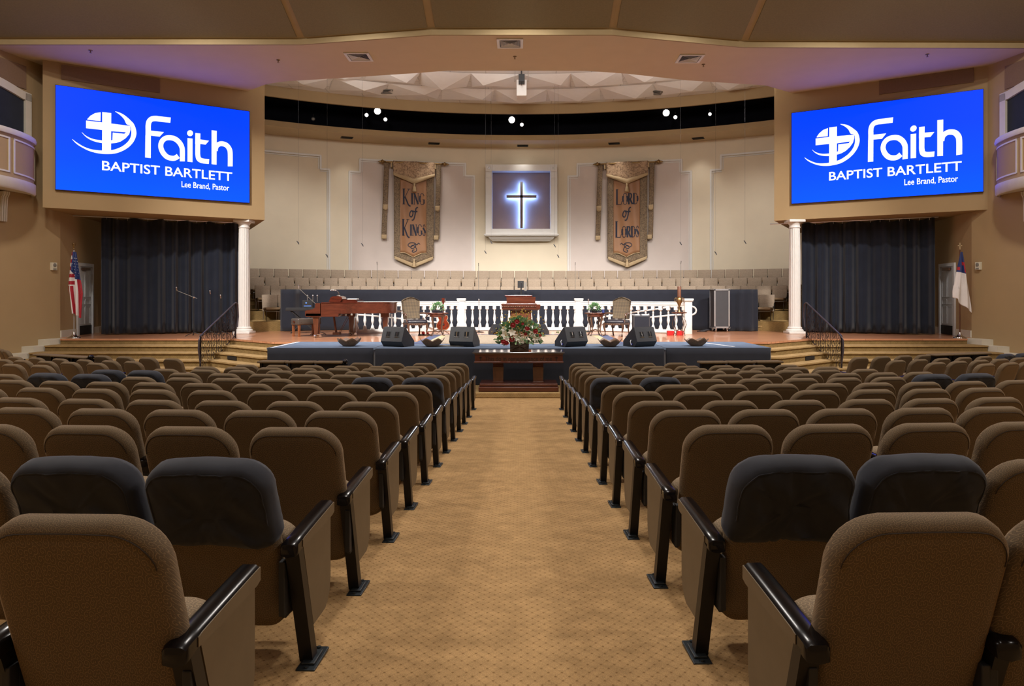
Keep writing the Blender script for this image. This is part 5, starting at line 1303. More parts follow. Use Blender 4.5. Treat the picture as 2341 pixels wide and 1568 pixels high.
for _ in range(26):
    t = rr.uniform(0, 2*PI); e = rr.uniform(.3, 1.5); L = rr.uniform(.5, .80)
    p = Vector((math.cos(t)*math.cos(e)*.7, math.sin(t)*math.cos(e)*.4, math.sin(e)))*L
    mb.tube([(p.x*.2, p.y*.2, .2), (p.x*.6, p.y*.6, .2+p.z*.6), (p.x, p.y, .2+p.z)], .004, 4)
mb.build('stem', 'paleleaf', f, 0)
mb = MB()
for _ in range(170):
    t = rr.uniform(0, 2*PI); e = rr.uniform(.0, 1.5); L = rr.uniform(.45, .72) if e > .6 else rr.uniform(.45, .62)
    mb.ball((math.cos(t)*math.cos(e)*L, math.sin(t)*math.cos(e)*L*.5-.08, .24+math.sin(e)*L*.95), rr.uniform(.009, .016), 6, 4)
mb.build('yellow_blossom', 'petaly', f, 60)
def lily(mb, c, s, seed):
    rr = random.Random(seed); c = Vector(c)
    for k in range(6):
        t = k*PI/3+rr.uniform(0, .5); dd = Vector((math.cos(t), -.5, math.sin(t)+.1)); mb.quadleaf(c, dd, (0, -1, .2), s, s*.3)
flw = [(-.30, -.3, .36, .17), (-.16, -.34, .42, .15), (-.06, -.36, .30, .12), (.1, -.36, .26, .13), (.28, -.3, .38, .13), (.33, -.28, .28, .12), (-.28, -.32, .26, .12), (.02, -.35, .24, .12), (-.33, -.25, .48, .12), (.16, -.3, .5, .12), (.4, -.2, .26, .12)]
for i, (x, y, z, s) in enumerate(flw): mb = MB(); lily(mb, (x, y, z), s*.72, i); mb.build('lily', 'petalw', f, 0)
for i, (px, py, s) in enumerate([(1182, 735, .05), (1173, 743, .055), (1205, 751, .048), (1224.5, 757, .05), (1170.5, 775, .055), (1151, 781, .05), (1158, 784, .045), (1201.5, 763, .035), (1235, 767, .03), (1195, 740, .03)]):
    p = W(px, py, 14.9); mb = MB(); c = Vector((p.x-f.location.x, p.y-f.location.y, p.z-f.location.z)); rr = random.Random(i)
    mb.ball(c, s*.7, 8, 6)
    for k in range(14): t = k*2.4; dd = Vector((math.cos(t), -.6+rr.uniform(-.3, .3), math.sin(t))); mb.quadleaf(c+dd*s*.3, dd, (0, -1, 0), s, s*.5)
    mb.build('rose', 'petalr', f, 30)

# ------------------------------------------------------------------ floor monitors, bowls, grey cabinet
def wedge(x, y, z, rz, label, s=1.0, tilt=1):
    r = empty('floor_monitor', (x, y, z), rz, label, 'stage monitor', 'black wedge stage monitors'); r.scale = (s, s, s)
    prof = [(-.16, .0), (-.27, .13), (-.15, .45), (-.11, .46), (.27, .12), (.27, 0)]
    mb = MB(); mb.prism([(y_, z_) for y_, z_ in prof], -.29, .29, 'x')
    mb.build('cabinet', 'rubber', r, 0)
    # rear face carries two handle cups, facing the seats
    a, b = Vector((-.27, .13)), Vector((-.15, .45)); dd = (b-a).normalized(); nn = Vector((-dd.y, dd.x))
    for cx in (-.115, .125):
        mb = MB()
        def w(u, v, n): p = a+dd*v+nn*n; return (cx+u, p.x, p.y)
        def bx(u0, u1, v0, v1, n0, n1): mb.loft([[w(u, v, n) for u, v in ((u0, v0), (u1, v0), (u1, v1), (u0, v1))] for n in (n0, n1)])
        bx(-.075, .075, .10, .25, .0, .004); mb.mi = 1; bx(-.055, -.012, .12, .235, .004, .008); bx(.012, .055, .12, .235, .004, .008); mb.mi = 2; mb.tube([w(0, .125, .012), w(0, .235, .012)], .006, 5); bx(-.05, .05, .10, .106, .003, .012)
        mb.build('handle', ['rubber', 'void', 'chrome'], r, 0)
    mb = MB(); mb.prism([(-.10, .455), (.265, .115), (.275, .125), (-.095, .468)], -.27, .27, 'x'); mb.build('grille', 'black', r, 0)
    return r

wedge((909-CX)*16.75/F, 16.75, SZ+.006, -.42, 'black wedge stage monitor on the stage extension between the piano end bowls')
wedge((1062-CX)*16.75/F, 16.75, SZ+.006, -.26, 'black wedge stage monitor on the stage extension beside the tangle of cables')
w3 = wedge((1306-CX)*16.75/F, 16.75, SZ+.006, .52, 'black wedge stage monitor beside the flower arrangement, with blue connector')
w4 = wedge((1463-CX)*16.75/F, 16.75, SZ+.006, .50, 'black wedge stage monitor in front of the grey cabinet speaker')
for o in (w3, w4):
    mb = MB(); mb.ball((-.305, -.08, .06), .022, 8, 6); mb.build('connector', 'blueplug', o); mb = MB(); mb.tube([(-.31, -.06, .16), (-.36, -.1, .13), (-.35, -.12, .05), (-.31, -.08, .05)], .008, 5); mb.build('cable_loop', 'paper', o)
wedge((1136-CX)*21.9/F, 21.9, SZ, .5, 'dark floor monitor behind the flowers, piano side of the pulpit', .7); wedge((1236-CX)*21.9/F, 21.9, SZ, -.5, 'dark floor monitor behind the flowers, flight case side of the pulpit', .7)
def bowl(px, d, seed, label):
    rr = random.Random(seed); r = empty('offering_bowl', ((px-CX)*d/F, d, SZ+.008), rr.uniform(-.15, .15), label, 'bowl', 'star-shaped bowls along the stage edge')
    n = 48; pk = [rr.uniform(.85, 1.1) for _ in range(6)]
    def rim(t, hi):
        k = t/(2*PI)*6; i = int(k) % 6; f_ = abs((k-int(k))-.5)*2; return hi*(1-.5*(1-f_**.9))*(pk[i]*(1-(k-int(k)))+pk[(i+1) % 6]*(k-int(k)))
    def fn(off):
        def g_(u, v):
            t = u*2*PI; e = rim(t, 1.0); R = .10+(.19)*v**.8*(.8+.2*e)-off; return (R*math.cos(t), R*math.sin(t)*.8, off*.7+(.05+.15*e)*v**1.25)
        return g_
    mb = MB(); mb.grid(fn(0), n, 7); mb.face([(.09*math.cos(2*PI*i/n), .09*math.sin(2*PI*i/n), 0) for i in range(n)]); mb.build('shell', 'bowl', r, 60, solid=.004)
    mb = MB(); mb.grid(fn(.008), n, 7); mb.face([(.082*math.cos(2*PI*i/n), .082*math.sin(2*PI*i/n), .008) for i in range(n)]); mb.build('lining', 'bowlin', r, 60)
bowl(798, 16.75, 1, 'jagged dark bowl on the stage edge at the piano end'); bowl(988, 16.6, 2, 'jagged dark bowl on the stage edge between two wedge monitors, piano side')
bowl(1394, 16.6, 3, 'jagged dark bowl on the stage edge between two wedge monitors, flight case side'); bowl(1592, 16.8, 4, 'jagged dark bowl on the stage edge beyond the last wedge monitor')
r = empty('cabinet_speaker', ((1467-CX)*20.2/F, 20.2, SZ), -.05, 'grey cabinet speaker with papers on top beside the armchair', 'speaker')
mb = MB(); mb.box(-.235, .235, 0, .4, 0, .64, bev=.01); mb.build('cabinet', 'casegrey', r, 0); mb = MB(); mb.box(-.205, .205, -.012, .0, .05, .60); mb.build('grille', 'navy', r, 0)
mb = MB(); mb.box(-.15, .0, .1, .3, .64, .66, xf((0, 0, 0), .3)); mb.box(.02, .2, .05, .25, .64, .668); mb.build('papers', 'paper', None, 0, loc=r.location); tag(bpy.data.objects[-1] if False else [o for o in COL.objects if o.name.startswith('papers')][0], 'white papers lying on the grey cabinet speaker', 'papers')

# ------------------------------------------------------------------ flight case and boxes
x0 = (1633-CX)*23.5/F; x1 = (1668-CX)*23.5/F; zt = EZ-(661-HY)*23.5/F; zb = SZ+.13
r = empty('flight_case', ((x0+x1)/2, 23.5, SZ), 0, 'tall grey flight case with aluminium edges on casters', 'flight case'); h = (x1-x0)/2
mb = MB(); mb.box(-h+.01, h-.01, .01, .55, zb-SZ, zt-SZ); mb.build('body', 'casegrey', r, 0)
mb = MB(); Z0, Z1 = zb-SZ, zt-SZ
for y in (-.01, .53):
    mb.box(-h-.01, -h+.045, y, y+.04, Z0, Z1, bev=.005); mb.box(h-.045, h+.01, y, y+.04, Z0, Z1, bev=.005); mb.box(-h-.01, h+.01, y, y+.04, Z0-.01, Z0+.045); mb.box(-h-.01, h+.01, y, y+.04, Z1-.045, Z1+.01)
for s in (-1, 1):
    for z in (Z0, Z1): mb.box(s*h-.02, s*h+.02, 0, .55, z-.02, z+.02)
mb.build('edging', 'alu', r, 0)
mb = MB()
for z in (.3, .7, 1.15): mb.box(h, h+.03, .12, .24, z, z+.12)
mb.build('latch', 'black', r, 0)
for cx in (-h+.07, h-.07):
    for y in (.06, .48):
        mb = MB(); mb.lathe([(.045, -.015), (.05, 0), (.045, .015)], 12, xf((cx, y, .05), 0, 0, PI/2)); mb.box(cx-.025, cx+.025, y-.03, y+.03, .06, .13); mb.build('caster', 'chrome', r, 30)
mb = MB(); rr = random.Random(5)
for k in range(4): mb.tube([(6.0+.16*math.cos(t)*(1-.15*k)+.05*k, 23.5+.1*math.sin(t), SZ+.02+.015*k) for t in [i*PI/8 for i in range(17)]], .012, 5)
tag(mb.build('cable_coil', 'rubber', None), 'coiled dark cable on the floor beside the flight case', 'cable')
MBx = MB(); MBx.box(7.15, 7.55, 24.1, 24.4, SZ, SZ+.2); tag(MBx.build('wooden_block', 'trim', None, 0), 'pale block on the floor between flight case and drape end', 'block')

# ------------------------------------------------------------------ gear behind the piano
r = empty('keyboard_rig', (-6.9, 22.4, SZ), .2, 'dark keyboard stand with gear behind the piano', 'keyboard stand')
mb = MB()
for y in (-.12, .12): mb.tube([(-.35, y, .02), (.45, y, .72)], .018, 5); mb.tube([(.45, y, .02), (-.35, y, .72)], .018, 5)
mb.build('stand', 'black', r); mb = MB(); mb.box(-.5, .7, -.18, .18, .72, .82, bev=.01); mb.build('keyboard', 'black', r, 0)
mb = MB(); mb.box(.0, .32, -.15, .15, .82, 1.05, bev=.008); mb.build('rack_unit', 'black', r, 0); mb = MB(); mb.box(.1, .14, -.155, -.148, .96, .98); mb.box(.05, .27, -.155, -.148, .87, .88); mb.build('indicator', 'blueled', r, 0)
for k in range(3):
    x = -6.72+.14*k+(.03 if k else 0); mb = MB(); mb.tube([(x, 22.3, SZ+1.0), (x, 22.3, SZ+1.17)], .012, 6); mb.ball((x, 22.3, SZ+1.2), .03, 8, 6)
    tag(mb.build('spare_microphone', 'steel', None), 'upright silver microphone in a holder behind the piano, %s' % ['next to the boom', 'middle one', 'next to the music desk'][k], 'microphone', 'upright microphones behind the piano')
def micstand(x, y, z, h, label, boom=None, cap='black', base=.16, head=.02):
    r = empty('microphone_stand', (x, y, z), 0, label, 'microphone stand', 'microphone stands')
    mb = MB()
    if base > 0: mb.lathe([(base, 0), (base, .015), (.03, .03), (.012, .05)], 16)
    else:
        for k in range(3): t = k*2*PI/3; mb.tube([(0, 0, .12), (.28*math.cos(t), .28*math.sin(t), .01)], .01, 5)
    mb.build('base', 'black', r)
    mb = MB(); mb.tube([(0, 0, .02), (0, 0, h)], .009, 6); mb.build('pole', 'black' if cap != 'thin' else 'dplastic', r)
    e = Vector((0, 0, h))
    if boom:
        e = Vector(boom[1]); mb = MB(); mb.tube([boom[0], (0, 0, h), e], .008, 5); mb.build('boom', 'dplastic', r); mb = MB(); mb.ball((0, 0, h), .03, 8, 6); mb.build('clutch', 'chrome', r)
    mb = MB(); mb.tube([e, e+Vector((0, -.03, .07))], .016*head/.02, 6); mb.ball(e+Vector((0, -.035, .09)), .024*head/.02, 8, 6); mb.build('microphone', 'steel' if cap != 'thin' else 'black', r)
for i, (px, pt, pb) in enumerate([(861, 600, 662), (1093, 603, 662), (1316, 601, 662), (1558, 598, 640)]):
    p = W(px, pt, 25.9 if i in (1, 2) else 25.2); p.y += .0
    micstand(p.x, (26.15 if i in (1, 2) else 25.3), SZ, (EZ-(pt-HY)*(26.15 if i in (1, 2) else 25.3)/F)-SZ-.08, 'tall thin choir microphone on a pole behind the dark drape, %s from the piano end' % ORD[i+1], None, 'thin', .16, .012)
micstand((1095-CX)*23.2/F, 23.2, SZ, .98, 'straight black microphone stand in front of the balustrade, piano side of the pulpit')
micstand((1345-CX)*23.4/F, 23.4, SZ, .98, 'straight black microphone stand in front of the balustrade beside the green plant')
micstand((725-CX)*21.9/F, 21.9, SZ, .9, 'boom microphone stand leaning over the piano bench', ((.1, 0, .72), (-.5, -.2, 1.42)), 'black', 0)
micstand((443-CX)*21.0/F, 21.0, SZ, 1.15, 'boom microphone stand in front of the curtain, piano side, arm reaching outward', ((.1, 0, 1.12), (-.5, 0, 1.35)), 'black', 0)
micstand((481-CX)*21.4/F, 21.4, SZ, 1.25, 'straight microphone stand in front of the curtain, middle of the three', None, 'black', 0)
micstand((505-CX)*21.6/F, 21.6, SZ, 1.12, 'straight microphone stand in front of the curtain, nearest the iron railing', None, 'black', 0)
r = empty('drum_throne', (-4.35, 22.7, SZ), 0, 'black gear stand with round pads beside the piano tail', 'stand'); mb = MB(); mb.tube([(0, 0, 0), (0, 0, .8)], .05, 8); mb.box(-.12, .12, -.1, .1, .55, .85, bev=.02); mb.build('post', 'black', r); 
MBx = MB(); MBx.box(-3.1, -2.75, 21.35, 21.5, SZ, SZ+.03); MBx.mi = 1; MBx.ball((-2.95, 21.42, SZ+.07), .05, 8, 6); MBx.ball((-2.82, 21.42, SZ+.06), .04, 8, 6)
tag(MBx.build('effects_pedal_board', ['black', 'red'], None, 40), 'small red and white pedal board on the floor behind the armchair', 'pedal board')
mb = MB(); rr = random.Random(8)
for k in range(4): mb.tube(smoothpath([(-2.0+rr.uniform(-.15, .75), 16.75+rr.uniform(-.2, .2), SZ+.015+.01*rr.random()) for _ in range(7)], 5), .008, 5)
tag(mb.build('cable_tangle', 'amblueg', None) if False else mb.build('cable_tangle', 'dplastic', None), 'tangled cables on the stage extension between bowl and wedge monitor', 'cable')
r = empty('trailing_vine', (1.3, 21.9, SZ), 0, 'thin green vine trailing on the stage floor beside the pulpit', 'vine'); mb = MB()
for k in range(50): mb.quadleaf((rr.uniform(-.25, .7), rr.uniform(-.1, .1), rr.uniform(.02, .1)), (rr.uniform(-1, 1), rr.uniform(-1, 1), rr.uniform(0, .6)), (0, 0, 1), .09, .03)
mb.build('leaves', 'greenleaf', r, 0)

# ------------------------------------------------------------------ flags
def flagpole(x, y, label, kind):
    r = empty('flag', (x, y, SZ), 0, label, 'flag', 'flags on floor stands'); H = 2.5 if kind == 'us' else 2.5
    mb = MB(); mb.lathe([(.17, 0), (.165, .02), (.08, .05), (.05, .1), (.03, .14), (.02, .16)], 20); mb.build('base', 'chrome', r, 50)
    mb = MB(); mb.tube([(0, 0, .1), (0, 0, H)], .016, 8); mb.build('pole', 'alu' if kind == 'us' else 'mahogz', r)
    def cloth(fn, bands, name_mats, nu=26, nv=40):
        pass
    if kind == 'us':
        def fn(u, v):      # u across, v down; bunched folds
            w = (.11+.36*min(v*1.6, 1)**.9)*(1-.25*max(0, v-.62)*2)
            x_ = (u-.42)*w*1.05+.03; z_ = H-.06-1.70*v-(.18*u*(v) if u > .5 else .05*v)
            if v > .5: x_ = x_*(1-.35*(v-.5)*2)+.06*(v-.5)*2
            y_ = -.05+.05*math.sin(u*17+v*2)*min(1, v*3)
            return (x_, y_, z_)
        mb = MB(); nu, nv = 54, 136
        V = [[mb.bm.verts.new(fn(i/nu, j/nv)) for j in range(nv+1)] for i in range(nu+1)]
        for i in range(nu):
            for j in range(nv):
                u, v = i/nu, j/nv
                if v < .42 and u > .1+(.0 if v < .25 else (v-.25)*2.6): mb.mi = 2
                elif v < .55 and u < .5: mb.mi = int(v*17) % 2
                else: mb.mi = int(u*9) % 2
                mb._f([V[i][j], V[i+1][j], V[i+1][j+1], V[i][j+1]])
        mb.mi = 1
        fl = mb.build('flag_cloth', ['amred', 'amwhite', 'amblue'], r, 60, solid=.006)
        mb = MB()
        for (u, v) in [(.3+.14*a_+(.07 if b_ % 2 else 0), .1+.045*b_) for a_ in range(5) for b_ in range(7)]:
            p = Vector(fn(u, v))+Vector((0, -.008, 0)); s = .014
            mb.face([p+Vector((s*(1 if k % 2 == 0 else .42)*math.sin(k*PI/5), 0, s*(1 if k % 2 == 0 else .42)*math.cos(k*PI/5))) for k in range(10)])
        mb.build('stars', 'white', fl, 0)
        mb = MB(); mb.ball((0, 0, H+.03), .03, 8, 6); mb.tube([(0, 0, H+.05), (0, 0, H+.14)], [.02, .035], 8)
        for s in (-1, 1): mb.loft([[(s*.01, -.01, H+.07), (s*.01, .01, H+.07), (s*.02, .01, H+.13), (s*.02, -.01, H+.13)], [(s*.05, -.01, H+.15), (s*.05, .01, H+.15), (s*.05, .01, H+.21), (s*.05, -.01, H+.21)]])
        mb.ball((0, -.01, H+.17), .022, 8, 6); mb.build('eagle_finial', 'brass', r, 50)
    else:
        def fn(u, v):
            w = .05+.38*min(1, v*1.15)**.9
            x_ = -w*.55+w*u+.11*v*u+.02; z_ = H-.06-(1.40+.33*u**1.5)*v
            if u < .2 and v > .72: z_ += .1
            return (x_, -.05+.045*math.sin(u*13+v*2)*min(1, v*3), z_)
        mb = MB(); nu, nv = 26, 50
        V = [[mb.bm.verts.new(fn(i/nu, j/nv)) for j in range(nv+1)] for i in range(nu+1)]
        for i in range(nu):
            for j in range(nv):
                u, v = i/nu, j/nv; mb.mi = 0 if v < .40-.05*u else 1
                if mb.mi == 0 and ((.17 < v < .24 and u > .35) or (.17 < v < .35 and u > .7 and u < .92) or (.28 < v < .36 and u < .2)): mb.mi = 2
                mb._f([V[i][j], V[i+1][j], V[i+1][j+1], V[i][j+1]])
        mb.build('flag_cloth', ['amblue', 'amwhite', 'amred'], r, 60, solid=.006)
        mb = MB(); mb.box(-.012, .012, -.008, .008, H+.02, H+.2); mb.box(-.06, .06, -.008, .008, H+.11, H+.135); mb.build('cross_finial', 'fringe', r, 0)
flagpole((169-CX)*20.15/F, 20.15, 'flag with stars and red stripes on a brass floor stand beside the recess door', 'us')
flagpole((2194.5-CX)*20.15/F, 20.15, 'white flag with blue canton and red cross on a wooden floor stand', 'ch')

# ------------------------------------------------------------------ iron railings on the stairs
def railing(sg, label):
    x = -8.12 if sg < 0 else 8.12
    r = empty('iron_railing', (x, 20.3, 0), 0, label, 'railing', 'wrought iron stair railings')
    y1, z1, y0, z0 = -.15, SZ, -2.35, .26                          # floor line of the flight
    top = lambda t: (0, y1+(y0-y1)*t, z1+1.0+(z0+.86-z1-1.0)*t); bot = lambda t: (0, y1+(y0-y1)*t, z1+.08+(z0-.12-z1-.08)*t)
    mb = MB(); a, b = Vector(top(0)), Vector(top(1))
    mb.tube([(0, a.y+.12, a.z-.7), (0, a.y+.2, a.z-.4), (0, a.y+.16, a.z-.05), (0, a.y+.05, a.z+.0), a, b, (0, b.y-.08, b.z-.1), (0, b.y-.1, b.z-.35), (0, b.y, b.z-.7)], .022, 8); mb.build('handrail', 'railgrey', r, 60)
    mb = MB(); mb.tube([bot(0), bot(1)], .014, 6); mb.build('bottom_rail', 'iron', r, 60)
    for t, zf in ((0.0, SZ), (1.0, .157)):
        p = top(t); MB().box(-.018, .018, p[1]-.018, p[1]+.018, zf, p[2]).build('post', 'iron', r, 0)
    mb = MB(); n = 7
    for k in range(1, n): t = k/n; mb.tube([bot(t), top(t)], .008, 5)
    mb.build('bar', 'iron', r)
    for k in range(n):
        t = (k+.5)/n; a, b = Vector(bot(t)), Vector(top(t)); h = (b.z-a.z); hw = abs(y0-y1)/n*.42; mb = MB()
        def sp(c, R, s, turns=1.35, n_=14): return [(0, c[0]+s*R*(1-i/n_*.8)*math.cos(turns*2*PI*i/n_+PI/2), c[1]+R*(1-i/n_*.8)*math.sin(turns*2*PI*i/n_+PI/2)) for i in range(n_+1)]
        for f_, s in ((.83, 1), (.60, -1), (.36, 1), (.15, -1)):
            c = (a.y, a.z+h*f_); mb.tube(sp(c, hw*.95, s), .007, 4)
        mb.tube([(0, a.y, a.z+.02), (0, a.y-hw*.5, a.z+h*.27), (0, a.y+hw*.5, a.z+h*.5), (0, a.y-hw*.4, a.z+h*.72), (0, a.y, b.z-.03)], .006, 4)
        mb.build('scroll', 'iron', r)
railing(-1, 'dark wrought iron stair railing beside the white column, piano side'); railing(1, 'dark wrought iron stair railing beside the white column, flight case side')
for sg in (-1, 1):
    a = Vector((sg*8.05, 19.75-.47*2-.004)); b = Vector((sg*6.45, 18.4-.47*2-.004)); dd = (b-a).normalized(); nn = Vector((dd.y, -dd.x))*(1 if sg < 0 else -1)
    if nn.y > 0: nn = -nn
    p0, p1 = a+dd*.55, a+dd*1.0
    mb = MB(); mb.prism([p0, p1, p1+nn*.02, p0+nn*.02], .485, .575, 'z'); tag(mb.build('step_vent', 'black', None, 0), 'small dark grille in the stair riser, %s' % SIDE[sg], 'vent', 'grilles in the stair risers')

# ------------------------------------------------------------------ wall alarms, vents, sprinklers, lights
for px, py, sg in ((120.5, 609, -1), (2239, 608, 1)):
    k = 1.0 if sg < 0 else RK
    a = Vector((-13.2*k, 20.3)); d = Vector((-5.1*k, -24.3)).normalized(); t, z = uz(a, d, px, py); p = a+d*t
    r = empty('wall_alarm', (p.x, p.y, z), math.atan2(d.y, d.x)+(PI if sg < 0 else 0) , 'ivory fire alarm sounder on the side wall, %s' % SIDE[sg], 'alarm', 'fire alarm sounders on the side walls')
    s = 1
    nx = -1
    mb = MB(); mb.box(-.085, .085, -.07, 0.02, -.11, .11, bev=.01); b1 = mb.build('housing', 'plastic', r, 0)
    mb = MB()
    mb.lathe([(.055, 0), (.055, .006), (.045, .01)], 18, xf((0, -.07, .035), 0, PI/2, 0, 1)); mb.box(-.05, .05, -.08, -.068, -.09, -.055); mb.build('grille', 'dplastic', r, 30)
def ceilvent(px, py, z, label, s=.33, mat='white'):
    d = (z-EZ)*F/(HY-py); x = (px-CX)*d/F; r = empty('ceiling_vent', (x, d, z), 0, label, 'ceiling vent', 'square ceiling air vents')
    mb = MB(); w = s
    mb.box(-w, w, -w, -w+.07, -.03, 0); mb.box(-w, w, w-.07, w, -.03, 0); mb.box(-w, -w+.07, -w+.07, w-.07, -.03, 0); mb.box(w-.07, w, -w+.07, w-.07, -.03, 0); mb.build('frame', mat, r, 0)
    MB().box(-w+.07, w-.07, -w+.07, w-.07, -.006, -.002).build('shadow_plate', 'black', r, 0)
    mb = MB()
    for k in range(7):
        e = (w-.09)*(1-k/7.5); q_ = .012
        mb.loft([[(-e, -e, -.03+.0), (e, -e, -.03), (e, e, -.03), (-e, e, -.03)], [(-e+.02, -e+.02, -.008), (e-.02, -e+.02, -.008), (e-.02, e-.02, -.008), (-e+.02, e-.02, -.008)]], cap=False)
    mb.build('louvre', mat, r, 0)
ceilvent(1166, 98, 8.55, 'square white ceiling vent at the middle of the soffit above the aisle'); ceilvent(820, 129, 8.55, 'square white ceiling vent on the soffit, screen on the piano side'); ceilvent(1577, 133, 8.55, 'square white ceiling vent on the soffit, screen on the flight case side')
for i, (px, py) in enumerate([(885, 208), (1174, 219), (1497, 211)]): ceilvent(px, py, 9.745, 'small white vent in the choir ceiling, %s from the piano side' % ORD[i+1], .28, 'dplastic')
for i, (px, py, z) in enumerate([(207, 115, 8.55), (636, 137, 8.55), (1177, 129, 8.55), (1608, 147, 8.55), (2120, 124, 8.55)]):
    d = (z-EZ)*F/(HY-py); mb = MB(); T = xf(((px-CX)*d/F, d, z)); mb.lathe([(.05, 0), (.045, -.015), (.012, -.02), (.012, -.06), (.03, -.065), (.03, -.07)][::-1], 10, T)
    tag(mb.build('ceiling_sprinkler', 'brass', None, 40), 'small sprinkler head on the soffit, %s from the piano side' % ORD[i+1], 'sprinkler', 'sprinkler heads on the soffit')
for i, px in enumerate((793, 992, 1195, 1404, 1596)):
    py = [314.5, 328, 333, 328, 316][i]; k = (px-CX)/F; d = (8.55-EZ)*F/(HY-py); x = k*d; a = math.atan2(x, d-YC)
    mb = MB(); T = Matrix.Translation((x, d, 8.55)) @ Matrix.Rotation(-a, 4, 'Z'); mb.box(-.24, .24, -.2, .2, -.006, 0, T); mb.mi = 1; mb.box(-.21, .21, -.15, .15, -.02, -.004, T)
    tag(mb.build('wall_wash_slot', ['black', 'void'], None, 0), 'dark recessed wall washer slot in the ring above the choir, %s from the piano side' % ORD[i+1], 'recessed light', 'recessed wall washers above the choir')
spots = [(863, 254, 1, .12), (838, 263, 0, .07), (881, 273, 0, .07), (1170, 274, 1, .12), (1193, 285, 0, .07), (1523, 258, 1, .12), (1544, 268, 0, .07), (1623, 261, 0, .06), (716, 272, 2, .06)]
for i, (px, py, big, rad) in enumerate(spots):
    p = cyl(px, py, 18.75); tgt = Vector((p.x*.3, 5, 2)); dv = (tgt-p).normalized(); rz = math.atan2(dv.y, dv.x)-PI/2; rx = -math.acos(max(-1, min(1, dv.z)))
    r = empty('stage_spotlight', p, 0, 'stage spotlight in the dark catwalk slot, %s from the piano side%s' % (ORD[sorted(s[0] for s in spots).index(px)+1], ', glaring brightly' if big == 1 else ''), 'spotlight', None)
    r.rotation_euler = dv.to_track_quat('Z', 'Y').to_euler()
    mb = MB(); mb.lathe([(.5*rad, -.32), (rad*1.15, -.22), (rad*1.25, 0), (rad*1.1, 0), (rad, -.04)], 16, None, False); mb.build('housing', 'black', r, 40, solid=.004)
    mb = MB(); mb.lathe([(rad, -.05), (rad*.9, -.03), (.01, -.02)], 16); mb.build('lens', 'lamp' if big == 1 else ('lampdim' if big == 0 else 'dplastic'), r, 40)
    mb = MB(); mb.tube([(0, rad*1.3, -.1), (0, rad*1.3+.1, -.1)], .012, 5); mb.build('yoke', 'black', r)
# hanging choir microphones
hm = [(682, 553, 640), (748, 583, 690), (829, 558, 760), (1110, 575, 1105), (1123, 552, 1125), (1268, 560, 1265), (1276, 584, 1275), (1556, 555, 1556), (1636, 577, 1640), (1703, 552, 1700)]
for i, (px, py, _) in enumerate(hm):
    d = 25.2-abs(px-1191)/600*1.5; p = W(px, py, d); mb = MB(); mb.tube([(p.x, p.y, p.z), (p.x, p.y, 9.75)], .0022, 3)
    mb.tube([p, p+Vector((.03, -.03, -.08))], .012, 6); mb.tube([p+Vector((.03, -.03, -.08)), p+Vector((-.04, -.03, .03))], .014, 6)
    tag(mb.build('hanging_microphone', 'dplastic' if False else 'casegrey', None), 'tiny choir microphone hanging on a long thin wire, %s from the piano side' % ORD[i+1], 'hanging microphone', 'hanging choir microphones')
# projector
p = W(1192.5, 180, 23.6); r = empty('ceiling_projector', (p.x, p.y, p.z), 0, 'black projector hanging from the white choir ceiling in the centre', 'projector')
mb = MB(); mb.box(-.10, .10, -.12, .25, -.12, .12, bev=.01); mb.build('body', 'black', r, 0); mb = MB(); mb.tube([(0, .05, .1), (0, .05, 9.75-p.z)], .02, 6); mb.tube([(0, 0, -.12), (0, 0, -.22)], .012, 5); mb.build('pole', 'black', r)
mb = MB()
for s in (-1, 1): mb.tube([(s*.22, 0, 9.75-p.z), (s*.22, 0, -.02), (s*.19, 0, -.08), (s*.24, 0, -.1), (s*.22, 0, -.02)], .007, 5)
mb.build('safety_hook', 'dplastic', r); mb = MB(); mb.box(-.17, .17, .4, .9, -.45, -.0+.1, bev=.02); mb.build('screen_case', 'offwhite', r, 0)

# ------------------------------------------------------------------ camera and light
cam = bpy.data.cameras.new('camera'); co = bpy.data.objects.new('camera', cam); COL.objects.link(co); bpy.context.scene.camera = co
co.location = (0, 0, EZ); co.rotation_euler = (PI/2, 0, 0); cam.sensor_width = 36; cam.lens = 36*F/2341; cam.clip_end = 200; cam.clip_start = .05
cam.shift_x = -(CX-1170.5)/2341; cam.shift_y = -(784-HY)/2341
def light(typ, name, loc, energy, col=(1, 1, 1), tgt=None, size=.3, spot=None, blend=.6, shape=None):
    L = bpy.data.lights.new(name, typ); L.energy = energy; L.color = col; o = bpy.data.objects.new(name, L); COL.objects.link(o); o.location = loc
    if typ == 'AREA':
        L.shape = 'DISK'; L.size = size
    else: L.shadow_soft_size = size
    if spot: L.spot_size = math.radians(spot); L.spot_blend = blend
    if tgt is not None: o.rotation_euler = (Vector(tgt)-Vector(loc)).to_track_quat('-Z', 'Y').to_euler()
    return o
WARM = (1.0, .93, .86); NEU = (1.0, .955, .92); COOL = (.90, .95, 1.0)
for y in (-2, 3, 8, 13):
    for x in (-9.5, 0, 9.5):
        light('AREA', 'house_downlight', (x, y, 10.9 if y < 11 else 10.2), 230*KH*{-2: .5, 3: 1.0, 8: 1.4, 13: 1.8}[y]*(1.3 if x else .85), WARM, (x, y, 0), .7)
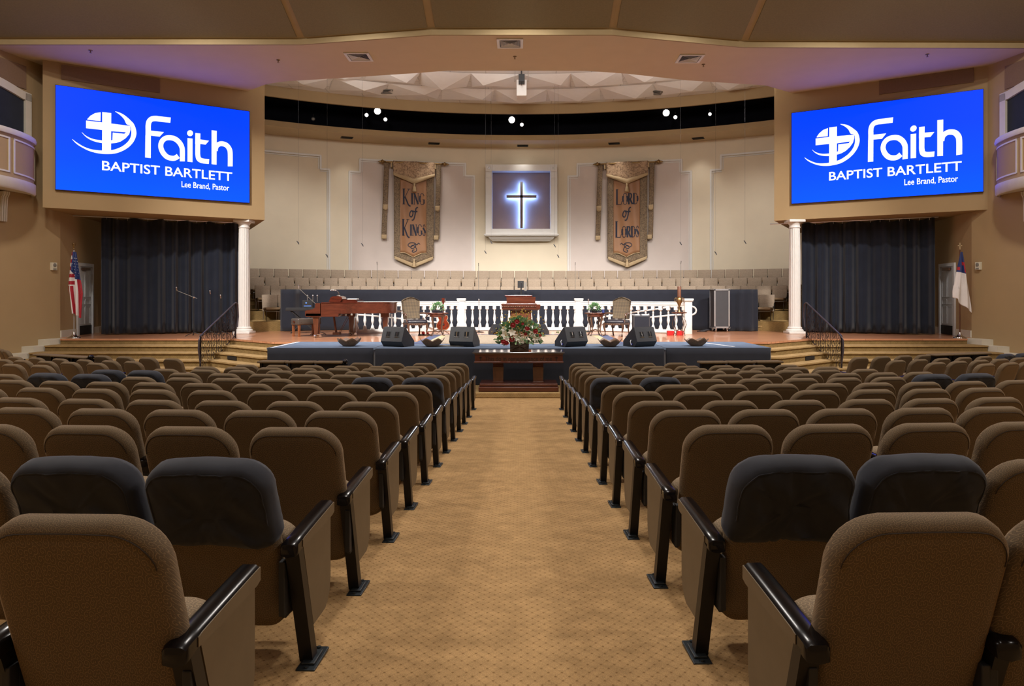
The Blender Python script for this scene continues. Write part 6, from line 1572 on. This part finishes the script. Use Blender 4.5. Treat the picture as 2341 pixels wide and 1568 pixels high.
for x in (-9, -4.5, 0, 4.5, 9):
    light('SPOT', 'front_wash', (x*1.1, 13.5, 9.6), 2600*KS, NEU, (x*.6, 22.3, 1.2), .35, 64, .8)
for x in (-2.2, 2.2):  # added spots, standing in for front wash spill on the carpet by the table
    light('SPOT', 'added_carpet_fill', (x, 15.6, 9.1), 420, NEU, (x*.35, 14.2, 0), .3, 34, 1.0)
for x in (-7.4, -4.4, -1.5, 1.5, 4.4, 7.4):                                   # even wash on choir and its wall
    light('SPOT', 'choir_wash', (x, 22.4, 9.55), 1300*KC, NEU, (x*1.35, 30.0, 2.2), .3, 52, 1.0)
for i, px in enumerate((793, 992, 1195, 1404, 1596)):
    py = [314.5, 328, 333, 328, 316][i]; d = (8.55-EZ)*F/(HY-py); x = (px-CX)*d/F
    light('SPOT', 'wall_washer', (x, d-.2, 8.5), 110*KW, (1, .95, .88), (x*1.02, d+.5, 4.0), .35, 84, 1.0)
for px in (863, 1170, 1523):
    p = cyl(px, 262, 19.15); light('SPOT', 'back_light', p-Vector((0, .3, 0)), 900*KB, COOL, (p.x*.5, 18.5, 1), .08, 70, .7)
for x in (-5, 0, 5):
    light('AREA', 'dome_uplight', (x, 20.9+abs(x)*.1, 8.9), 70, NEU, (x*1.1, 25.0, 10.4), .6)
w = bpy.data.worlds.new('world'); bpy.context.scene.world = w; w.use_nodes = True; w.node_tree.nodes['Background'].inputs[0].default_value = (.9, .8, .7, 1); w.node_tree.nodes['Background'].inputs[1].default_value = .02
sc = bpy.context.scene
sc.view_settings.view_transform = 'Standard'; sc.view_settings.look = 'None'; sc.view_settings.exposure = EXPO; sc.view_settings.gamma = 1.0; sc.view_settings.use_curve_mapping = False
sc.cycles.use_denoising = True; sc.cycles.use_adaptive_sampling = True; sc.cycles.adaptive_threshold = .03; sc.cycles.max_bounces = 5; sc.cycles.diffuse_bounces = 3; sc.cycles.glossy_bounces = 2; sc.cycles.sample_clamp_indirect = 6.0; sc.cycles.caustics_reflective = False; sc.cycles.caustics_refractive = False
bpy.data.objects.remove(bpy.data.objects['dummy']) if 'dummy' in bpy.data.objects else None
